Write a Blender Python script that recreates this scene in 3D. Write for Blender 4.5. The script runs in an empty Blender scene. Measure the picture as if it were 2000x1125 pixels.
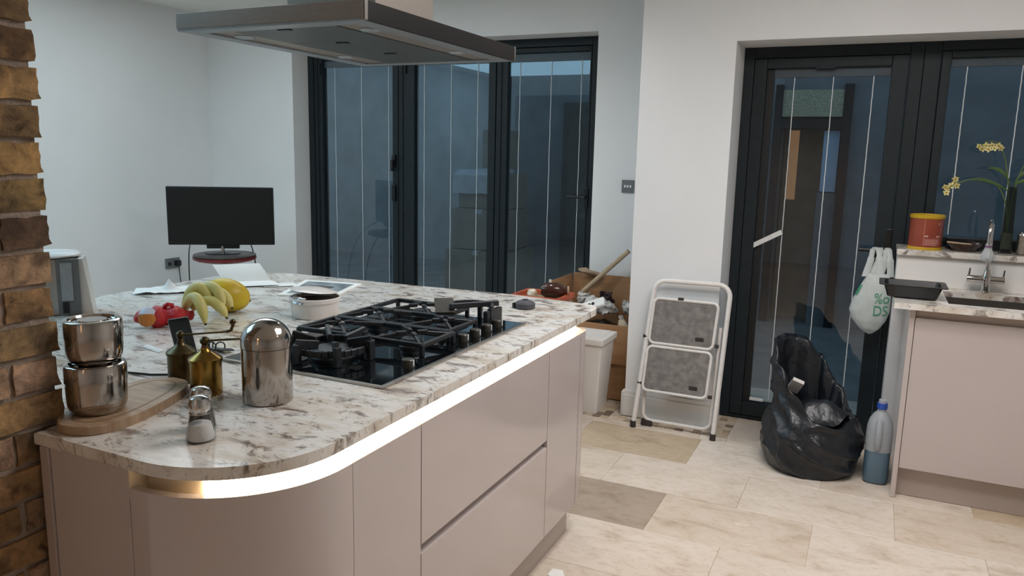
import bpy, bmesh, math, random
from mathutils import Vector, Matrix, noise, Euler

random.seed(7)
D = bpy.data
SC = bpy.context.scene
COL = SC.collection
PI = math.pi

# ------------------------------------------------------------------ camera
cam_d = D.cameras.new('camera')
cam = D.objects.new('camera', cam_d)
COL.objects.link(cam)
_r = Vector((0.90402575, 0.42687185, 0.0227566))
_u = Vector((-0.09295553, 0.14434188, 0.98515212))
_f = Vector((-0.41724898, 0.89271824, -0.17016887))
M = Matrix((_r, _u, -_f)).transposed().to_4x4()
M.translation = (0, 0, 1.55)
cam.matrix_world = M
cam_d.sensor_width = 36
cam_d.sensor_fit = 'HORIZONTAL'
cam_d.lens = 36 * 1505.5 / 2000
cam_d.clip_start = 0.05
cam_d.clip_end = 200
SC.camera = cam

# ------------------------------------------------------------------ world, lights, exposure
W = D.worlds.new('dusk_sky')
SC.world = W
W.use_nodes = True
wn = W.node_tree
for n in list(wn.nodes): wn.nodes.remove(n)
wo = wn.nodes.new('ShaderNodeOutputWorld')
wb = wn.nodes.new('ShaderNodeBackground')
wt = wn.nodes.new('ShaderNodeTexCoord')
wsx = wn.nodes.new('ShaderNodeSeparateXYZ')
wr = wn.nodes.new('ShaderNodeValToRGB')
wn.links.new(wt.outputs['Generated'], wsx.inputs[0])
wn.links.new(wsx.outputs['Z'], wr.inputs[0])
wr.color_ramp.elements[0].position = 0.0
wr.color_ramp.elements[0].color = (0.27, 0.44, 0.56, 1)
wr.color_ramp.elements[1].position = 0.6
wr.color_ramp.elements[1].color = (0.16, 0.25, 0.34, 1)
wn.links.new(wr.outputs[0], wb.inputs[0])
wb.inputs[1].default_value = 1.0
wn.links.new(wb.outputs[0], wo.inputs[0])

def area(name, loc, rot, sx, sy, power, col):
    l = D.lights.new(name, 'AREA')
    l.shape = 'RECTANGLE'
    l.size, l.size_y = sx, sy
    l.energy = power
    l.color = col
    o = D.objects.new(name, l)
    o.location = loc
    o.rotation_euler = rot
    COL.objects.link(o)
    return o

def spot(name, loc, power, col, ang=110, blend=0.8, rad=0.05):
    l = D.lights.new(name, 'SPOT')
    l.energy = power
    l.color = col
    l.spot_size = math.radians(ang)
    l.spot_blend = blend
    l.shadow_soft_size = rad
    o = D.objects.new(name, l)
    o.location = loc
    COL.objects.link(o)
    return o

COOL = (0.84, 0.94, 0.98)
NEUT = (1.0, 0.965, 0.965)
WARM = (1.0, 0.57, 0.27)
area('cool_fill', (-3.5, 3.45, 2.65), (0, 0, 0), 2.2, 1.3, 21, COOL)  # unseen ceiling light added to keep the left wall and counter bright
area('rooflight_strip', (-4.0, 1.13, 2.65), (0, 0, 0), 2.0, 1.45, 31, (0.40, 0.74, 1.0))
area('soft_fill', (0.1, 2.55, 2.65), (0, 0, 0), 1.2, 1.2, 31, NEUT)  # unseen fill light added over the kitchen for softer light
for x, y, p in ((-0.35, 3.0, 23), (1.4, 2.0, 32), (-0.5, 2.3, 30), (-1.9, 3.9, 27)):
    spot('downlight', (x, y, 2.645), p, NEUT, 150, 1.0, 0.06)
area('floor_lamp', (-1.05, -1.5, 1.5), (PI / 2, 0, 0), 0.12, 0.9, 0.5, WARM)
spot('lamp_behind', (-1.1, -1.7, 2.4), 34, (1.0, 0.50, 0.22), 160, 1.0, 0.15)

SC.view_settings.view_transform = 'Standard'
SC.view_settings.look = 'None'
SC.view_settings.exposure = 0.3
SC.view_settings.gamma = 1.0
SC.view_settings.use_curve_mapping = False
try:
    SC.cycles.use_denoising = True
    SC.cycles.max_bounces = 8
    SC.cycles.transparent_max_bounces = 16
    SC.cycles.sample_clamp_indirect = 4
    SC.cycles.caustics_reflective = False
    SC.cycles.caustics_refractive = False
except Exception:
    pass

# ------------------------------------------------------------------ materials
def lin(c):
    if isinstance(c, str):
        c = tuple(int(c[i:i + 2], 16) / 255 for i in (0, 2, 4))
        return tuple((v / 12.92) if v <= 0.04045 else ((v + 0.055) / 1.055) ** 2.4 for v in c) + (1,)
    return tuple(c) + ((1,) if len(c) == 3 else ())

def newmat(name):
    m = D.materials.new(name)
    m.use_nodes = True
    nt = m.node_tree
    b = nt.nodes['Principled BSDF']
    return m, nt, b

def N(nt, t, **kw):
    n = nt.nodes.new(t)
    for k, v in kw.items():
        if k in n.inputs: n.inputs[k].default_value = v
        else: setattr(n, k, v)
    return n

def ramp(nt, fac, stops):
    r = nt.nodes.new('ShaderNodeValToRGB')
    e = r.color_ramp.elements
    while len(e) < len(stops): e.new(0.5)
    for i, (p, c) in enumerate(stops):
        e[i].position = p
        e[i].color = lin(c)
    nt.links.new(fac, r.inputs[0])
    return r.outputs[0]

def mixc(nt, fac, a, b, mode='MIX'):
    n = nt.nodes.new('ShaderNodeMix')
    n.data_type = 'RGBA'
    n.blend_type = mode
    for sock, v in ((n.inputs[0], fac), (n.inputs[6], a), (n.inputs[7], b)):
        if hasattr(v, 'node'): nt.links.new(v, sock)
        elif isinstance(v, (int, float)): sock.default_value = v
        else: sock.default_value = lin(v)
    return n.outputs[2]

def pm(name, c1, c2=None, scale=8, rough=0.5, metal=0, bump=0, bscale=None, coat=0, spec=None, stretch=None, rvar=0.0):
    m, nt, b = newmat(name)
    tc = N(nt, 'ShaderNodeTexCoord')
    mp = N(nt, 'ShaderNodeMapping')
    nt.links.new(tc.outputs['Object'], mp.inputs[0])
    if stretch: mp.inputs['Scale'].default_value = stretch
    no = N(nt, 'ShaderNodeTexNoise', Scale=scale, Detail=5)
    nt.links.new(mp.outputs[0], no.inputs['Vector'])
    if c2 is None:
        a = lin(c1)
        c2 = tuple(v * 0.9 for v in a[:3])
    col = ramp(nt, no.outputs['Fac'], [(0.35, c1), (0.65, c2)])
    nt.links.new(col, b.inputs['Base Color'])
    b.inputs['Roughness'].default_value = rough
    b.inputs['Metallic'].default_value = metal
    if coat:
        b.inputs['Coat Weight'].default_value = coat
        b.inputs['Coat Roughness'].default_value = 0.05
    if spec is not None: b.inputs['Specular IOR Level'].default_value = spec
    if rvar:
        mr = N(nt, 'ShaderNodeMapRange')
        mr.inputs['To Min'].default_value = rough - rvar
        mr.inputs['To Max'].default_value = rough + rvar
        nt.links.new(no.outputs['Fac'], mr.inputs['Value'])
        nt.links.new(mr.outputs[0], b.inputs['Roughness'])
    if bump:
        n2 = N(nt, 'ShaderNodeTexNoise', Scale=bscale or scale * 4, Detail=4)
        nt.links.new(mp.outputs[0], n2.inputs['Vector'])
        bp = N(nt, 'ShaderNodeBump', Strength=bump, Distance=0.01)
        nt.links.new(n2.outputs['Fac'], bp.inputs['Height'])
        nt.links.new(bp.outputs[0], b.inputs['Normal'])
    return m

def emat(name, col, strength):
    m, nt, b = newmat(name)
    b.inputs['Base Color'].default_value = lin(col)
    b.inputs['Emission Color'].default_value = lin(col)
    b.inputs['Emission Strength'].default_value = strength
    return m

def glassmat(name, tint, ior=1.5, rough=0.0):
    m, nt, b = newmat(name)
    nt.nodes.remove(b)
    out = nt.nodes['Material Output']
    fr = N(nt, 'ShaderNodeFresnel', IOR=ior)
    tr = N(nt, 'ShaderNodeBsdfTransparent')
    no = N(nt, 'ShaderNodeTexNoise', Scale=2.0)
    t = lin(tint)
    col = ramp(nt, no.outputs['Fac'], [(0.3, t), (0.7, tuple(v * 0.97 for v in t[:3]))])
    nt.links.new(col, tr.inputs[0])
    gl = N(nt, 'ShaderNodeBsdfGlossy', Roughness=rough)
    gl.inputs['Color'].default_value = (1, 1, 1, 1)
    mx = N(nt, 'ShaderNodeMixShader')
    ge = N(nt, 'ShaderNodeNewGeometry')
    fm = N(nt, 'ShaderNodeMath', operation='SUBTRACT')
    fm.inputs[0].default_value = 1.0
    nt.links.new(ge.outputs['Backfacing'], fm.inputs[1])
    fm2 = N(nt, 'ShaderNodeMath', operation='MULTIPLY')
    nt.links.new(fr.outputs[0], fm2.inputs[0])
    nt.links.new(fm.outputs[0], fm2.inputs[1])
    nt.links.new(fm2.outputs[0], mx.inputs[0])
    nt.links.new(tr.outputs[0], mx.inputs[1])
    nt.links.new(gl.outputs[0], mx.inputs[2])
    nt.links.new(mx.outputs[0], out.inputs[0])
    return m

def granite(name):
    m, nt, b = newmat(name)
    g = N(nt, 'ShaderNodeNewGeometry')
    mp = N(nt, 'ShaderNodeMapping')
    mp.inputs['Rotation'].default_value = (0.0, 0.1, 0.7)
    mp.inputs['Scale'].default_value = (0.9, 1.7, 0.7)
    nt.links.new(g.outputs['Position'], mp.inputs[0])
    n1 = N(nt, 'ShaderNodeTexNoise', Scale=7, Detail=6, Roughness=0.6, Distortion=0.4)
    n2 = N(nt, 'ShaderNodeTexNoise', Scale=12, Detail=7, Roughness=0.68, Distortion=0.6)
    n3 = N(nt, 'ShaderNodeTexNoise', Scale=30, Detail=6, Roughness=0.72, Distortion=0.4)
    n4 = N(nt, 'ShaderNodeTexNoise', Scale=3, Detail=3)
    for n in (n1, n2, n3, n4): nt.links.new(mp.outputs[0], n.inputs['Vector'])
    base = ramp(nt, n1.outputs['Fac'], [(0.30, 'B9A995'), (0.44, 'D6CFC4'), (0.56, 'E1DED8'), (0.72, 'C2BAAF')])
    mask = ramp(nt, n2.outputs['Fac'], [(0.535, (0, 0, 0)), (0.57, (0.5, 0.5, 0.5)), (0.64, (0.95, 0.95, 0.95))])
    dark = ramp(nt, n4.outputs['Fac'], [(0.42, '634A3A'), (0.58, '80756D')])
    c = mixc(nt, mask, base, dark)
    sp = ramp(nt, n3.outputs['Fac'], [(0.575, (0, 0, 0)), (0.62, (0.5, 0.5, 0.5)), (0.69, (0.8, 0.8, 0.8))])
    c = mixc(nt, sp, c, '66574C')
    nt.links.new(c, b.inputs['Base Color'])
    b.inputs['Roughness'].default_value = 0.14
    return m

def travertine(name, stops, soft=0.35):
    m, nt, b = newmat(name)
    g = N(nt, 'ShaderNodeNewGeometry')
    oi = N(nt, 'ShaderNodeObjectInfo')
    ad = N(nt, 'ShaderNodeVectorMath', operation='MULTIPLY_ADD')
    cmb = N(nt, 'ShaderNodeCombineXYZ')
    for i in range(3): nt.links.new(oi.outputs['Random'], cmb.inputs[i])
    nt.links.new(cmb.outputs[0], ad.inputs[0])
    ad.inputs[1].default_value = (37, 53, 11)
    nt.links.new(g.outputs['Position'], ad.inputs[2])
    mp = N(nt, 'ShaderNodeMapping')
    mp.inputs['Scale'].default_value = (1.0, 2.0, 1)
    nt.links.new(ad.outputs[0], mp.inputs[0])
    n1 = N(nt, 'ShaderNodeTexNoise', Scale=4.0, Detail=8, Roughness=0.65, Distortion=0.7)
    n2 = N(nt, 'ShaderNodeTexNoise', Scale=22, Detail=6, Roughness=0.7)
    for n in (n1, n2): nt.links.new(mp.outputs[0], n.inputs['Vector'])
    tint = ramp(nt, oi.outputs['Random'], stops)
    cl = ramp(nt, n1.outputs['Fac'], [(0.28, (0.68, 0.62, 0.55)), (0.44, (0.92, 0.90, 0.87)), (0.60, (1.0, 1.0, 1.0)), (0.75, (0.90, 0.86, 0.80))])
    c = mixc(nt, 1.0, tint, cl, 'MULTIPLY')
    f = ramp(nt, n2.outputs['Fac'], [(0.50, (1, 1, 1)), (0.70, (0.84, 0.79, 0.73))])
    c = mixc(nt, 1.0, c, f, 'MULTIPLY')
    nt.links.new(c, b.inputs['Base Color'])
    b.inputs['Roughness'].default_value = soft
    bp = N(nt, 'ShaderNodeBump', Strength=0.08, Distance=0.01)
    nt.links.new(n2.outputs['Fac'], bp.inputs['Height'])
    nt.links.new(bp.outputs[0], b.inputs['Normal'])
    return m

def brickmat(name):
    m, nt, b = newmat(name)
    g = N(nt, 'ShaderNodeNewGeometry')
    oi = N(nt, 'ShaderNodeObjectInfo')
    n1 = N(nt, 'ShaderNodeTexNoise', Scale=22, Detail=8, Roughness=0.7, Distortion=0.6)
    n2 = N(nt, 'ShaderNodeTexNoise', Scale=110, Detail=4, Roughness=0.7)
    n3 = N(nt, 'ShaderNodeTexNoise', Scale=9, Detail=3)
    for n in (n1, n2, n3): nt.links.new(g.outputs['Position'], n.inputs['Vector'])
    t = ramp(nt, oi.outputs['Random'], [(0.0, 'A28558'), (0.2, 'A98963'), (0.4, '876B48'), (0.55, 'B89A83'), (0.75, '937C52'), (0.95, '6E5845')])
    c = ramp(nt, n1.outputs['Fac'], [(0.30, (0.20, 0.18, 0.16)), (0.44, (0.68, 0.65, 0.62)), (0.57, (1.05, 1.0, 0.95)), (0.72, (1.6, 1.45, 1.25))])
    col = mixc(nt, 1.0, t, c, 'MULTIPLY')
    k = ramp(nt, n3.outputs['Fac'], [(0.52, (0, 0, 0)), (0.66, (0.7, 0.7, 0.7))])
    col = mixc(nt, k, col, '3A2B20')
    nt.links.new(col, b.inputs['Base Color'])
    b.inputs['Roughness'].default_value = 0.9
    bp = N(nt, 'ShaderNodeBump', Strength=0.6, Distance=0.006)
    nt.links.new(n2.outputs['Fac'], bp.inputs['Height'])
    nt.links.new(bp.outputs[0], b.inputs['Normal'])
    return m

MT = {}
MT['wall'] = pm('painted_plaster', 'EAEBEB', 'E7E8E8', 3, 0.7, bump=0.03, bscale=60)
MT['ceil'] = pm('ceiling_paint', 'EDECE8', 'E9E8E4', 3, 0.8)
MT['skirt'] = pm('white_gloss_paint', 'E6E4E0', 'E2E0DC', 4, 0.35)
MT['anthracite'] = pm('anthracite_powder_coat', '1E272B', '1A2226', 20, 0.5, spec=0.3)
MT['gasket'] = pm('black_gasket', '14181A', '101315', 20, 0.6)
MT['pane'] = glassmat('double_glazing', (0.80, 0.86, 0.90), 1.7)
MT['clearglass'] = glassmat('clear_glass', (0.84, 0.87, 0.88), 1.5)
MT['vaseglass'] = glassmat('grey_green_vase_glass', (0.60, 0.65, 0.62), 1.5)
MT['cord'] = pm('white_cord', 'E8ECEC', 'DFE4E4', 100, 0.5)
MT['slatgrey'] = pm('blind_slats_grey', '4E5A62', '465259', 30, 0.5)
MT['slatwhite'] = pm('white_blind_slat', 'E6E8E6', 'DADCDA', 30, 0.4)
MT['granite'] = granite('granite')
MT['cab'] = pm('cashmere_gloss_lacquer', 'C0B5B1', 'BDB2AE', 2, 0.13, coat=0.3)
MT['cabcarc'] = pm('cabinet_carcass', '8F857E', '8A807A', 3, 0.5)
MT['plinth'] = pm('plinth_laminate', 'B3A59E', 'AEA099', 3, 0.3)
MT['channel'] = pm('satin_channel', 'DCCFB8', 'D6C8AF', 10, 0.35, metal=0.2)
MT['led'] = emat('led_strip_glow', (1.0, 0.82, 0.58), 11)
MT['mortar'] = pm('mortar', 'A39384', '8E7F70', 25, 0.95, bump=0.5, bscale=120)
MT['brick'] = brickmat('stock_brick')
MT['tile'] = travertine('travertine', [(0.0, 'E2D8CC'), (0.35, 'DDD0C1'), (0.6, 'E5DCD1'), (0.8, 'D8CABA'), (1.0, 'E0D5C8')], 0.30)
MT['tile_grey'] = travertine('travertine_grey', [(0.0, 'AE9F8F'), (1.0, 'AC9C8B')], 0.3)
MT['tile_buff'] = travertine('travertine_buff', [(0.0, 'C3AF94'), (1.0, 'C8B79F')], 0.3)
MT['mosaic'] = travertine('mosaic_stone', [(0.0, 'D6C9B8'), (0.5, 'CBBBA6'), (1.0, 'C4B198')], 0.4)
MT['mosaic_mid'] = travertine('mosaic_stone_tan', [(0.0, 'A8937C'), (1.0, 'B29D86')], 0.4)
MT['mosaic_dark'] = travertine('mosaic_stone_brown', [(0.0, '7A6A5C'), (1.0, '8A7868')], 0.4)
MT['grout'] = pm('grout', 'D6CABB', 'CCBFAF', 30, 0.8)
MT['fleck'] = pm('pale_stone_fill', 'E0D5C6', 'D6C9B7', 40, 0.4)
MT['steel'] = pm('brushed_steel', 'B9B5B0', 'AFABA6', 60, 0.28, metal=1, stretch=(1, 1, 12))
MT['steel_hood'] = pm('hood_steel', 'A89F96', '9E958C', 50, 0.40, metal=0.6, stretch=(1, 12, 12))
MT['chrome'] = pm('polished_steel', 'C9C5C1', 'C2BEBA', 10, 0.07, metal=1)
MT['polish'] = pm('worn_polished_steel', 'B8B1AA', 'AEA7A0', 18, 0.11, metal=1, rvar=0.05)
MT['filter'] = pm('grease_filter_mesh', '6C7270', '565C5B', 160, 0.4, metal=0.6)
MT['blackglass'] = pm('black_glass', '0A0D10', '080B0D', 4, 0.04, coat=0.4)
MT['hood_under'] = pm('satin_hood_underside', 'A9B1B6', '9FA7AC', 60, 0.38, metal=0.45)
MT['fascia'] = pm('black_fascia', '1A1718', '161415', 4, 0.35, spec=0.3)
MT['castiron'] = pm('cast_iron', '1B1D20', '23262A', 60, 0.45, bump=0.15, bscale=300)
MT['burner'] = pm('burner_cap', '2C3238', '22272C', 40, 0.4)
MT['knob'] = pm('hob_knob', '3A3833', '312F2B', 20, 0.35)
MT['brass'] = pm('aged_brass', '9C7C3E', '7E622E', 22, 0.25, metal=1, rvar=0.06)
MT['brassdark'] = pm('dark_bronze', '5F5238', '4A402C', 22, 0.35, metal=1)
MT['wood'] = pm('chopping_board_wood', 'AB9277', '977B60', 6, 0.45, stretch=(2, 10, 2))
MT['wooddark'] = pm('board_groove', '8C7455', '7E684B', 8, 0.6)
MT['darkwrap'] = pm('plum_wrapping', '4A3236', '3A262A', 14, 0.6, bump=0.5, bscale=30)
MT['stick'] = pm('pale_wood_pole', 'BFA98C', 'AE9678', 10, 0.5, stretch=(2, 2, 2))
MT['salt'] = pm('salt_grains', 'E9E2DC', 'DCD4CE', 200, 0.8)
MT['pepper'] = pm('ground_pepper', '5A4E44', '3C342C', 250, 0.9)
MT['blackplastic'] = pm('black_plastic', '15171A', '101214', 10, 0.3)
MT['screen'] = pm('tv_screen', '0C1113', '090D0F', 3, 0.3)
MT['red'] = pm('red_net', 'D2262B', 'B81B22', 60, 0.35, bump=0.6, bscale=120)
MT['labelwhite'] = pm('white_label', 'E6E4F0', 'DCDAE8', 20, 0.4)
MT['labelorange'] = pm('orange_label', 'D98A3C', 'C06F28', 25, 0.45, stretch=(6, 6, 1))
MT['banana'] = pm('banana_skin', 'E2D68C', 'CDC26C', 9, 0.45)
MT['bananatip'] = pm('banana_tip', '4A3D22', '33291A', 20, 0.7)
MT['melon'] = pm('melon_skin', 'DDBF2A', 'C9A41E', 10, 0.4, bump=0.1, bscale=30)
MT['paper'] = pm('white_paper', 'F0F0EC', 'E9E9E4', 10, 0.7)
MT['print'] = pm('magazine_print', '59646A', '9FAAB0', 18, 0.4)
MT['ceramic'] = pm('white_glazed_ceramic', 'E8E2DC', 'E2DCD6', 6, 0.12)
MT['foil'] = pm('crumpled_foil', 'C9C6C4', 'A9A5A2', 40, 0.2, metal=0.9, bump=0.5, bscale=60)
MT['pudding'] = pm('brown_filling', '6A5148', '4E3A33', 20, 0.5)
MT['puck'] = pm('dark_grey_rubber', '4A4A50', '424248', 12, 0.6)
MT['tabred'] = pm('red_lacquered_wood', '7A2A2E', '64201F', 8, 0.35)
MT['tabdark'] = pm('dark_tabletop', '55504E', '474341', 8, 0.4)
MT['blackmetal'] = pm('black_metal', '1B1C1D', '151617', 12, 0.4)
MT['cardboard'] = pm('cardboard', 'B08660', 'A27A55', 5, 0.8, stretch=(1, 1, 6))
MT['cardraw'] = pm('cardboard_torn_edge', 'D8CCBC', 'CABBA8', 30, 0.9)
MT['whiteplastic'] = pm('white_plastic', 'E9E6E1', 'E4E1DC', 5, 0.35)
MT['clearbag'] = pm('clear_plastic_wrap', 'DCDAD5', 'BDBAB4', 14, 0.2, bump=0.5, bscale=30)
MT['darkbag'] = pm('dark_plastic_bag', '17140F', '221D16', 14, 0.25, bump=0.5, bscale=25)
MT['brownglass'] = pm('brown_glazed', '4A2C22', '38211A', 6, 0.15)
MT['copper'] = pm('orange_red_lacquer', 'C2603E', 'A84E31', 8, 0.4)
MT['ladder'] = pm('white_enamelled_tube', 'E6E2DD', 'DEDAD5', 20, 0.35)
MT['tread'] = pm('grey_rubber_tread', '8A8580', '6F6B67', 28, 0.75, bump=0.3, bscale=120)
MT['rubber'] = pm('dark_rubber', '3A332F', '2F2926', 20, 0.7)
MT['binbag'] = pm('black_refuse_plastic', '15181D', '1C2127', 9, 0.34, bump=0.55, bscale=24)
MT['bluecap'] = pm('blue_cap', '2C55B8', '274CA6', 10, 0.4)
MT['milk'] = None
MT['liquid'] = None
MT['carrier'] = None
MT['green'] = pm('green_print', '4E9A76', '458C6A', 12, 0.5)
MT['tinred'] = pm('red_brown_printed_tin', '924430', '843A28', 6, 0.4)
MT['tinpanel'] = pm('tin_back_panel', 'A2594A', '934A3C', 40, 0.4)
MT['tinyellow'] = pm('yellow_tin_rim', 'C9A524', 'B8941C', 10, 0.35)
MT['tinmark'] = pm('pale_pink_print', 'D4A79C', 'C6968A', 60, 0.4)
MT['leaf'] = pm('orchid_leaf', '4E6B32', '3F5A28', 10, 0.45)
MT['stem'] = pm('orchid_stem', '66783E', '556733', 10, 0.5)
MT['petal'] = pm('cream_petal', 'E3DAA2', 'D6C97C', 30, 0.5)
MT['petalheart'] = pm('blossom_heart', 'B8962E', 'A17F22', 30, 0.5)
MT['pebble'] = pm('grey_pebbles', '9A958A', '6E6A60', 90, 0.6, bump=0.5)
MT['purple'] = pm('purple_rubber_band', '7A4A78', '6C3F6A', 10, 0.5)
MT['switch'] = pm('grey_switch_plate', '7A7E80', '727678', 30, 0.4, metal=0.25)
MT['patio'] = pm('patio_paving', '8F8D88', '7E7C78', 4, 0.7)
MT['render'] = pm('rendered_garden_wall', 'A5A29E', '95928E', 3, 0.8)
MT['shed'] = pm('standin_cladding', '858A8C', '787D7F', 5, 0.8)
MT['sheddark'] = pm('dark_timber_door', '5E5C56', '53514C', 8, 0.7)
MT['obscure'] = pm('obscured_glass', 'D8CDAA', 'B4AA8A', 60, 0.25, bump=0.8, bscale=60)  # lightened to imitate a lit transom reflected in the door glass
MT['hall'] = pm('brown_passage', 'A8907A', '98826C', 6, 0.8)
MT['reflectblue'] = pm('pale_blue_reflection', 'CFE4F6', 'BCD6EC', 4, 0.1)  # pale blue put in for a bright window reflected in the glass

MT['patiobox'] = pm('dull_carton', '8C8274', '80776A', 6, 0.85)
MT['dustsheet'] = pm('grey_dust_sheet', 'B4B8BA', 'A4A8AA', 8, 0.8)
def translucent(name, c, trans, mixf, rough=0.4):
    m, nt, b = newmat(name)
    out = nt.nodes['Material Output']
    no = N(nt, 'ShaderNodeTexNoise', Scale=12)
    col = ramp(nt, no.outputs['Fac'], [(0.3, c), (0.7, tuple(v * 0.94 for v in lin(c)[:3]))])
    nt.links.new(col, b.inputs['Base Color'])
    b.inputs['Roughness'].default_value = rough
    tl = N(nt, 'ShaderNodeBsdfTranslucent')
    nt.links.new(col, tl.inputs[0])
    tr = N(nt, 'ShaderNodeBsdfTransparent')
    m1 = N(nt, 'ShaderNodeMixShader', Fac=mixf)
    m2 = N(nt, 'ShaderNodeMixShader', Fac=trans)
    nt.links.new(b.outputs[0], m1.inputs[1]); nt.links.new(tl.outputs[0], m1.inputs[2])
    nt.links.new(m1.outputs[0], m2.inputs[1]); nt.links.new(tr.outputs[0], m2.inputs[2])
    nt.links.new(m2.outputs[0], out.inputs[0])
    return m
MT['milk'] = translucent('milky_plastic', 'CBD0D4', 0.25, 0.35)
MT['liquid'] = pm('blue_liquid', '5A7486', '52697A', 6, 0.2)
MT['carrier'] = translucent('thin_white_plastic', 'E2E8E4', 0.12, 0.3)
MT['pouch'] = translucent('clear_pouch', 'D9DEE0', 0.35, 0.3)

# ------------------------------------------------------------------ mesh builder
def acc(o):
    v = Vector((0, 0, 0))
    while o is not None:
        v += o.location
        o = o.parent
    return v

class MB:
    def __init__(s):
        s.bm = bmesh.new()
        s.wn = False
    def _xf(s, vs, m):
        if m is not None: bmesh.ops.transform(s.bm, matrix=m, verts=vs)
    def box(s, x0, x1, y0, y1, z0, z1, bev=0, m=None, seg=2):
        r = bmesh.ops.create_cube(s.bm, size=1)
        vs = r['verts']
        bmesh.ops.scale(s.bm, vec=(abs(x1 - x0), abs(y1 - y0), abs(z1 - z0)), verts=vs)
        bmesh.ops.translate(s.bm, vec=((x0 + x1) / 2, (y0 + y1) / 2, (z0 + z1) / 2), verts=vs)
        if m is not None: bmesh.ops.transform(s.bm, matrix=m, verts=vs)
        if bev > 0:
            s.wn = True
            es = list({e for v in vs for e in v.link_edges})
            bmesh.ops.bevel(s.bm, geom=es, offset=bev, segments=seg, profile=0.5, affect='EDGES', clamp_overlap=True)
        return s
    def grid(s, rows, closed_u=False, closed_v=False, cap=False):
        vv = [[s.bm.verts.new(p) for p in r] for r in rows]
        nr, nc = len(vv), len(vv[0])
        for i in range(nr - (0 if closed_v else 1)):
            for j in range(nc - (0 if closed_u else 1)):
                q = (vv[i][j], vv[i][(j + 1) % nc], vv[(i + 1) % nr][(j + 1) % nc], vv[(i + 1) % nr][j])
                try: s.bm.faces.new(q)
                except ValueError: pass
        if cap:
            for r in (vv[0], vv[-1]):
                try: s.bm.faces.new(r)
                except ValueError: pass
        return vv
    def cyl(s, p0, p1, r, r2=None, seg=20):
        p0, p1 = Vector(p0), Vector(p1)
        return s.tube([p0, p1], r, seg, radii=[r, r if r2 is None else r2])
    def tube(s, pts, r, seg=8, closed=False, radii=None, flat=1.0):
        pts = [Vector(p) for p in pts]
        n = len(pts)
        rows = []
        up = None
        for i, p in enumerate(pts):
            a = pts[(i - 1) % n] if (closed or i > 0) else p
            b = pts[(i + 1) % n] if (closed or i < n - 1) else p
            t = (b - a)
            if t.length < 1e-9: t = Vector((0, 0, 1))
            t.normalize()
            if up is None:
                up = Vector((0, 0, 1)) if abs(t.z) < 0.9 else Vector((1, 0, 0))
            x = t.cross(up)
            if x.length < 1e-6: x = t.orthogonal()
            x.normalize()
            y = x.cross(t).normalized()
            up = y
            rr = radii[i] if radii else r
            rows.append([p + x * math.cos(2 * PI * k / seg) * rr + y * math.sin(2 * PI * k / seg) * rr * flat for k in range(seg)])
        s.grid(rows, closed_u=True, closed_v=closed, cap=not closed)
        return s
    def lathe(s, prof, c=(0, 0, 0), seg=32, m=None, sx=1, sy=1):
        c = Vector(c)
        rows = []
        for r, z in prof:
            rows.append([Vector((max(r, 1e-4) * math.cos(2 * PI * k / seg) * sx, max(r, 1e-4) * math.sin(2 * PI * k / seg) * sy, z)) for k in range(seg)])
        if m is not None: rows = [[m @ p for p in r] for r in rows]
        rows = [[p + c for p in r] for r in rows]
        s.grid(rows, closed_u=True, cap=True)
        return s
    def prism(s, poly, z0, z1, bev=0):
        b = [s.bm.verts.new((x, y, z0)) for x, y in poly]
        t = [s.bm.verts.new((x, y, z1)) for x, y in poly]
        n = len(poly)
        fb = s.bm.faces.new(list(reversed(b)))
        ft = s.bm.faces.new(t)
        for i in range(n):
            s.bm.faces.new((b[i], b[(i + 1) % n], t[(i + 1) % n], t[i]))
        if bev:
            s.wn = True
            es = list({e for f in (fb, ft) for e in f.edges})
            bmesh.ops.bevel(s.bm, geom=es, offset=bev, segments=2, profile=0.5, affect='EDGES')
        return s
    def ball(s, c, rx, ry=None, rz=None, seg=16, m=None):
        ry = rx if ry is None else ry
        rz = rx if rz is None else rz
        r = bmesh.ops.create_uvsphere(s.bm, u_segments=seg, v_segments=max(6, seg // 2), radius=1)
        vs = r['verts']
        bmesh.ops.scale(s.bm, vec=(rx, ry, rz), verts=vs)
        if m is not None: bmesh.ops.transform(s.bm, matrix=m, verts=vs)
        bmesh.ops.translate(s.bm, vec=c, verts=vs)
        return s
    def jitter(s, amp, sc):
        for v in s.bm.verts:
            v.co += noise.noise_vector(v.co * sc) * amp
        return s
    def build(s, name, m, parent=None, ang=35):
        bmesh.ops.recalc_face_normals(s.bm, faces=s.bm.faces[:])
        if parent is not None:
            bmesh.ops.translate(s.bm, vec=-acc(parent), verts=s.bm.verts[:])
        me = D.meshes.new(name)
        s.bm.to_mesh(me)
        s.bm.free()
        me.materials.append(m if not isinstance(m, str) else MT[m])
        for p in me.polygons: p.use_smooth = True
        try: me.set_sharp_from_angle(angle=math.radians(ang))
        except Exception: pass
        o = D.objects.new(name, me)
        COL.objects.link(o)
        if parent is not None: o.parent = parent
        if s.wn:
            w_ = o.modifiers.new('weighted_normals', 'WEIGHTED_NORMAL')
            w_.keep_sharp = True
        return o

def tag(o, label=None, cat=None, group=None, kind=None):
    if label: o['label'] = label
    if cat: o['category'] = cat
    if group: o['group'] = group
    if kind: o['kind'] = kind
    return o

def thing(name, label, cat, loc=(0, 0, 0), group=None):
    o = D.objects.new(name, None)
    o.empty_display_size = 0.05
    o.location = loc
    COL.objects.link(o)
    return tag(o, label, cat, group)

def struct(name, label, loc=(0, 0, 0)):
    o = D.objects.new(name, None)
    o.empty_display_size = 0.05
    o.location = loc
    COL.objects.link(o)
    return tag(o, label, None, None, 'structure')

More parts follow.
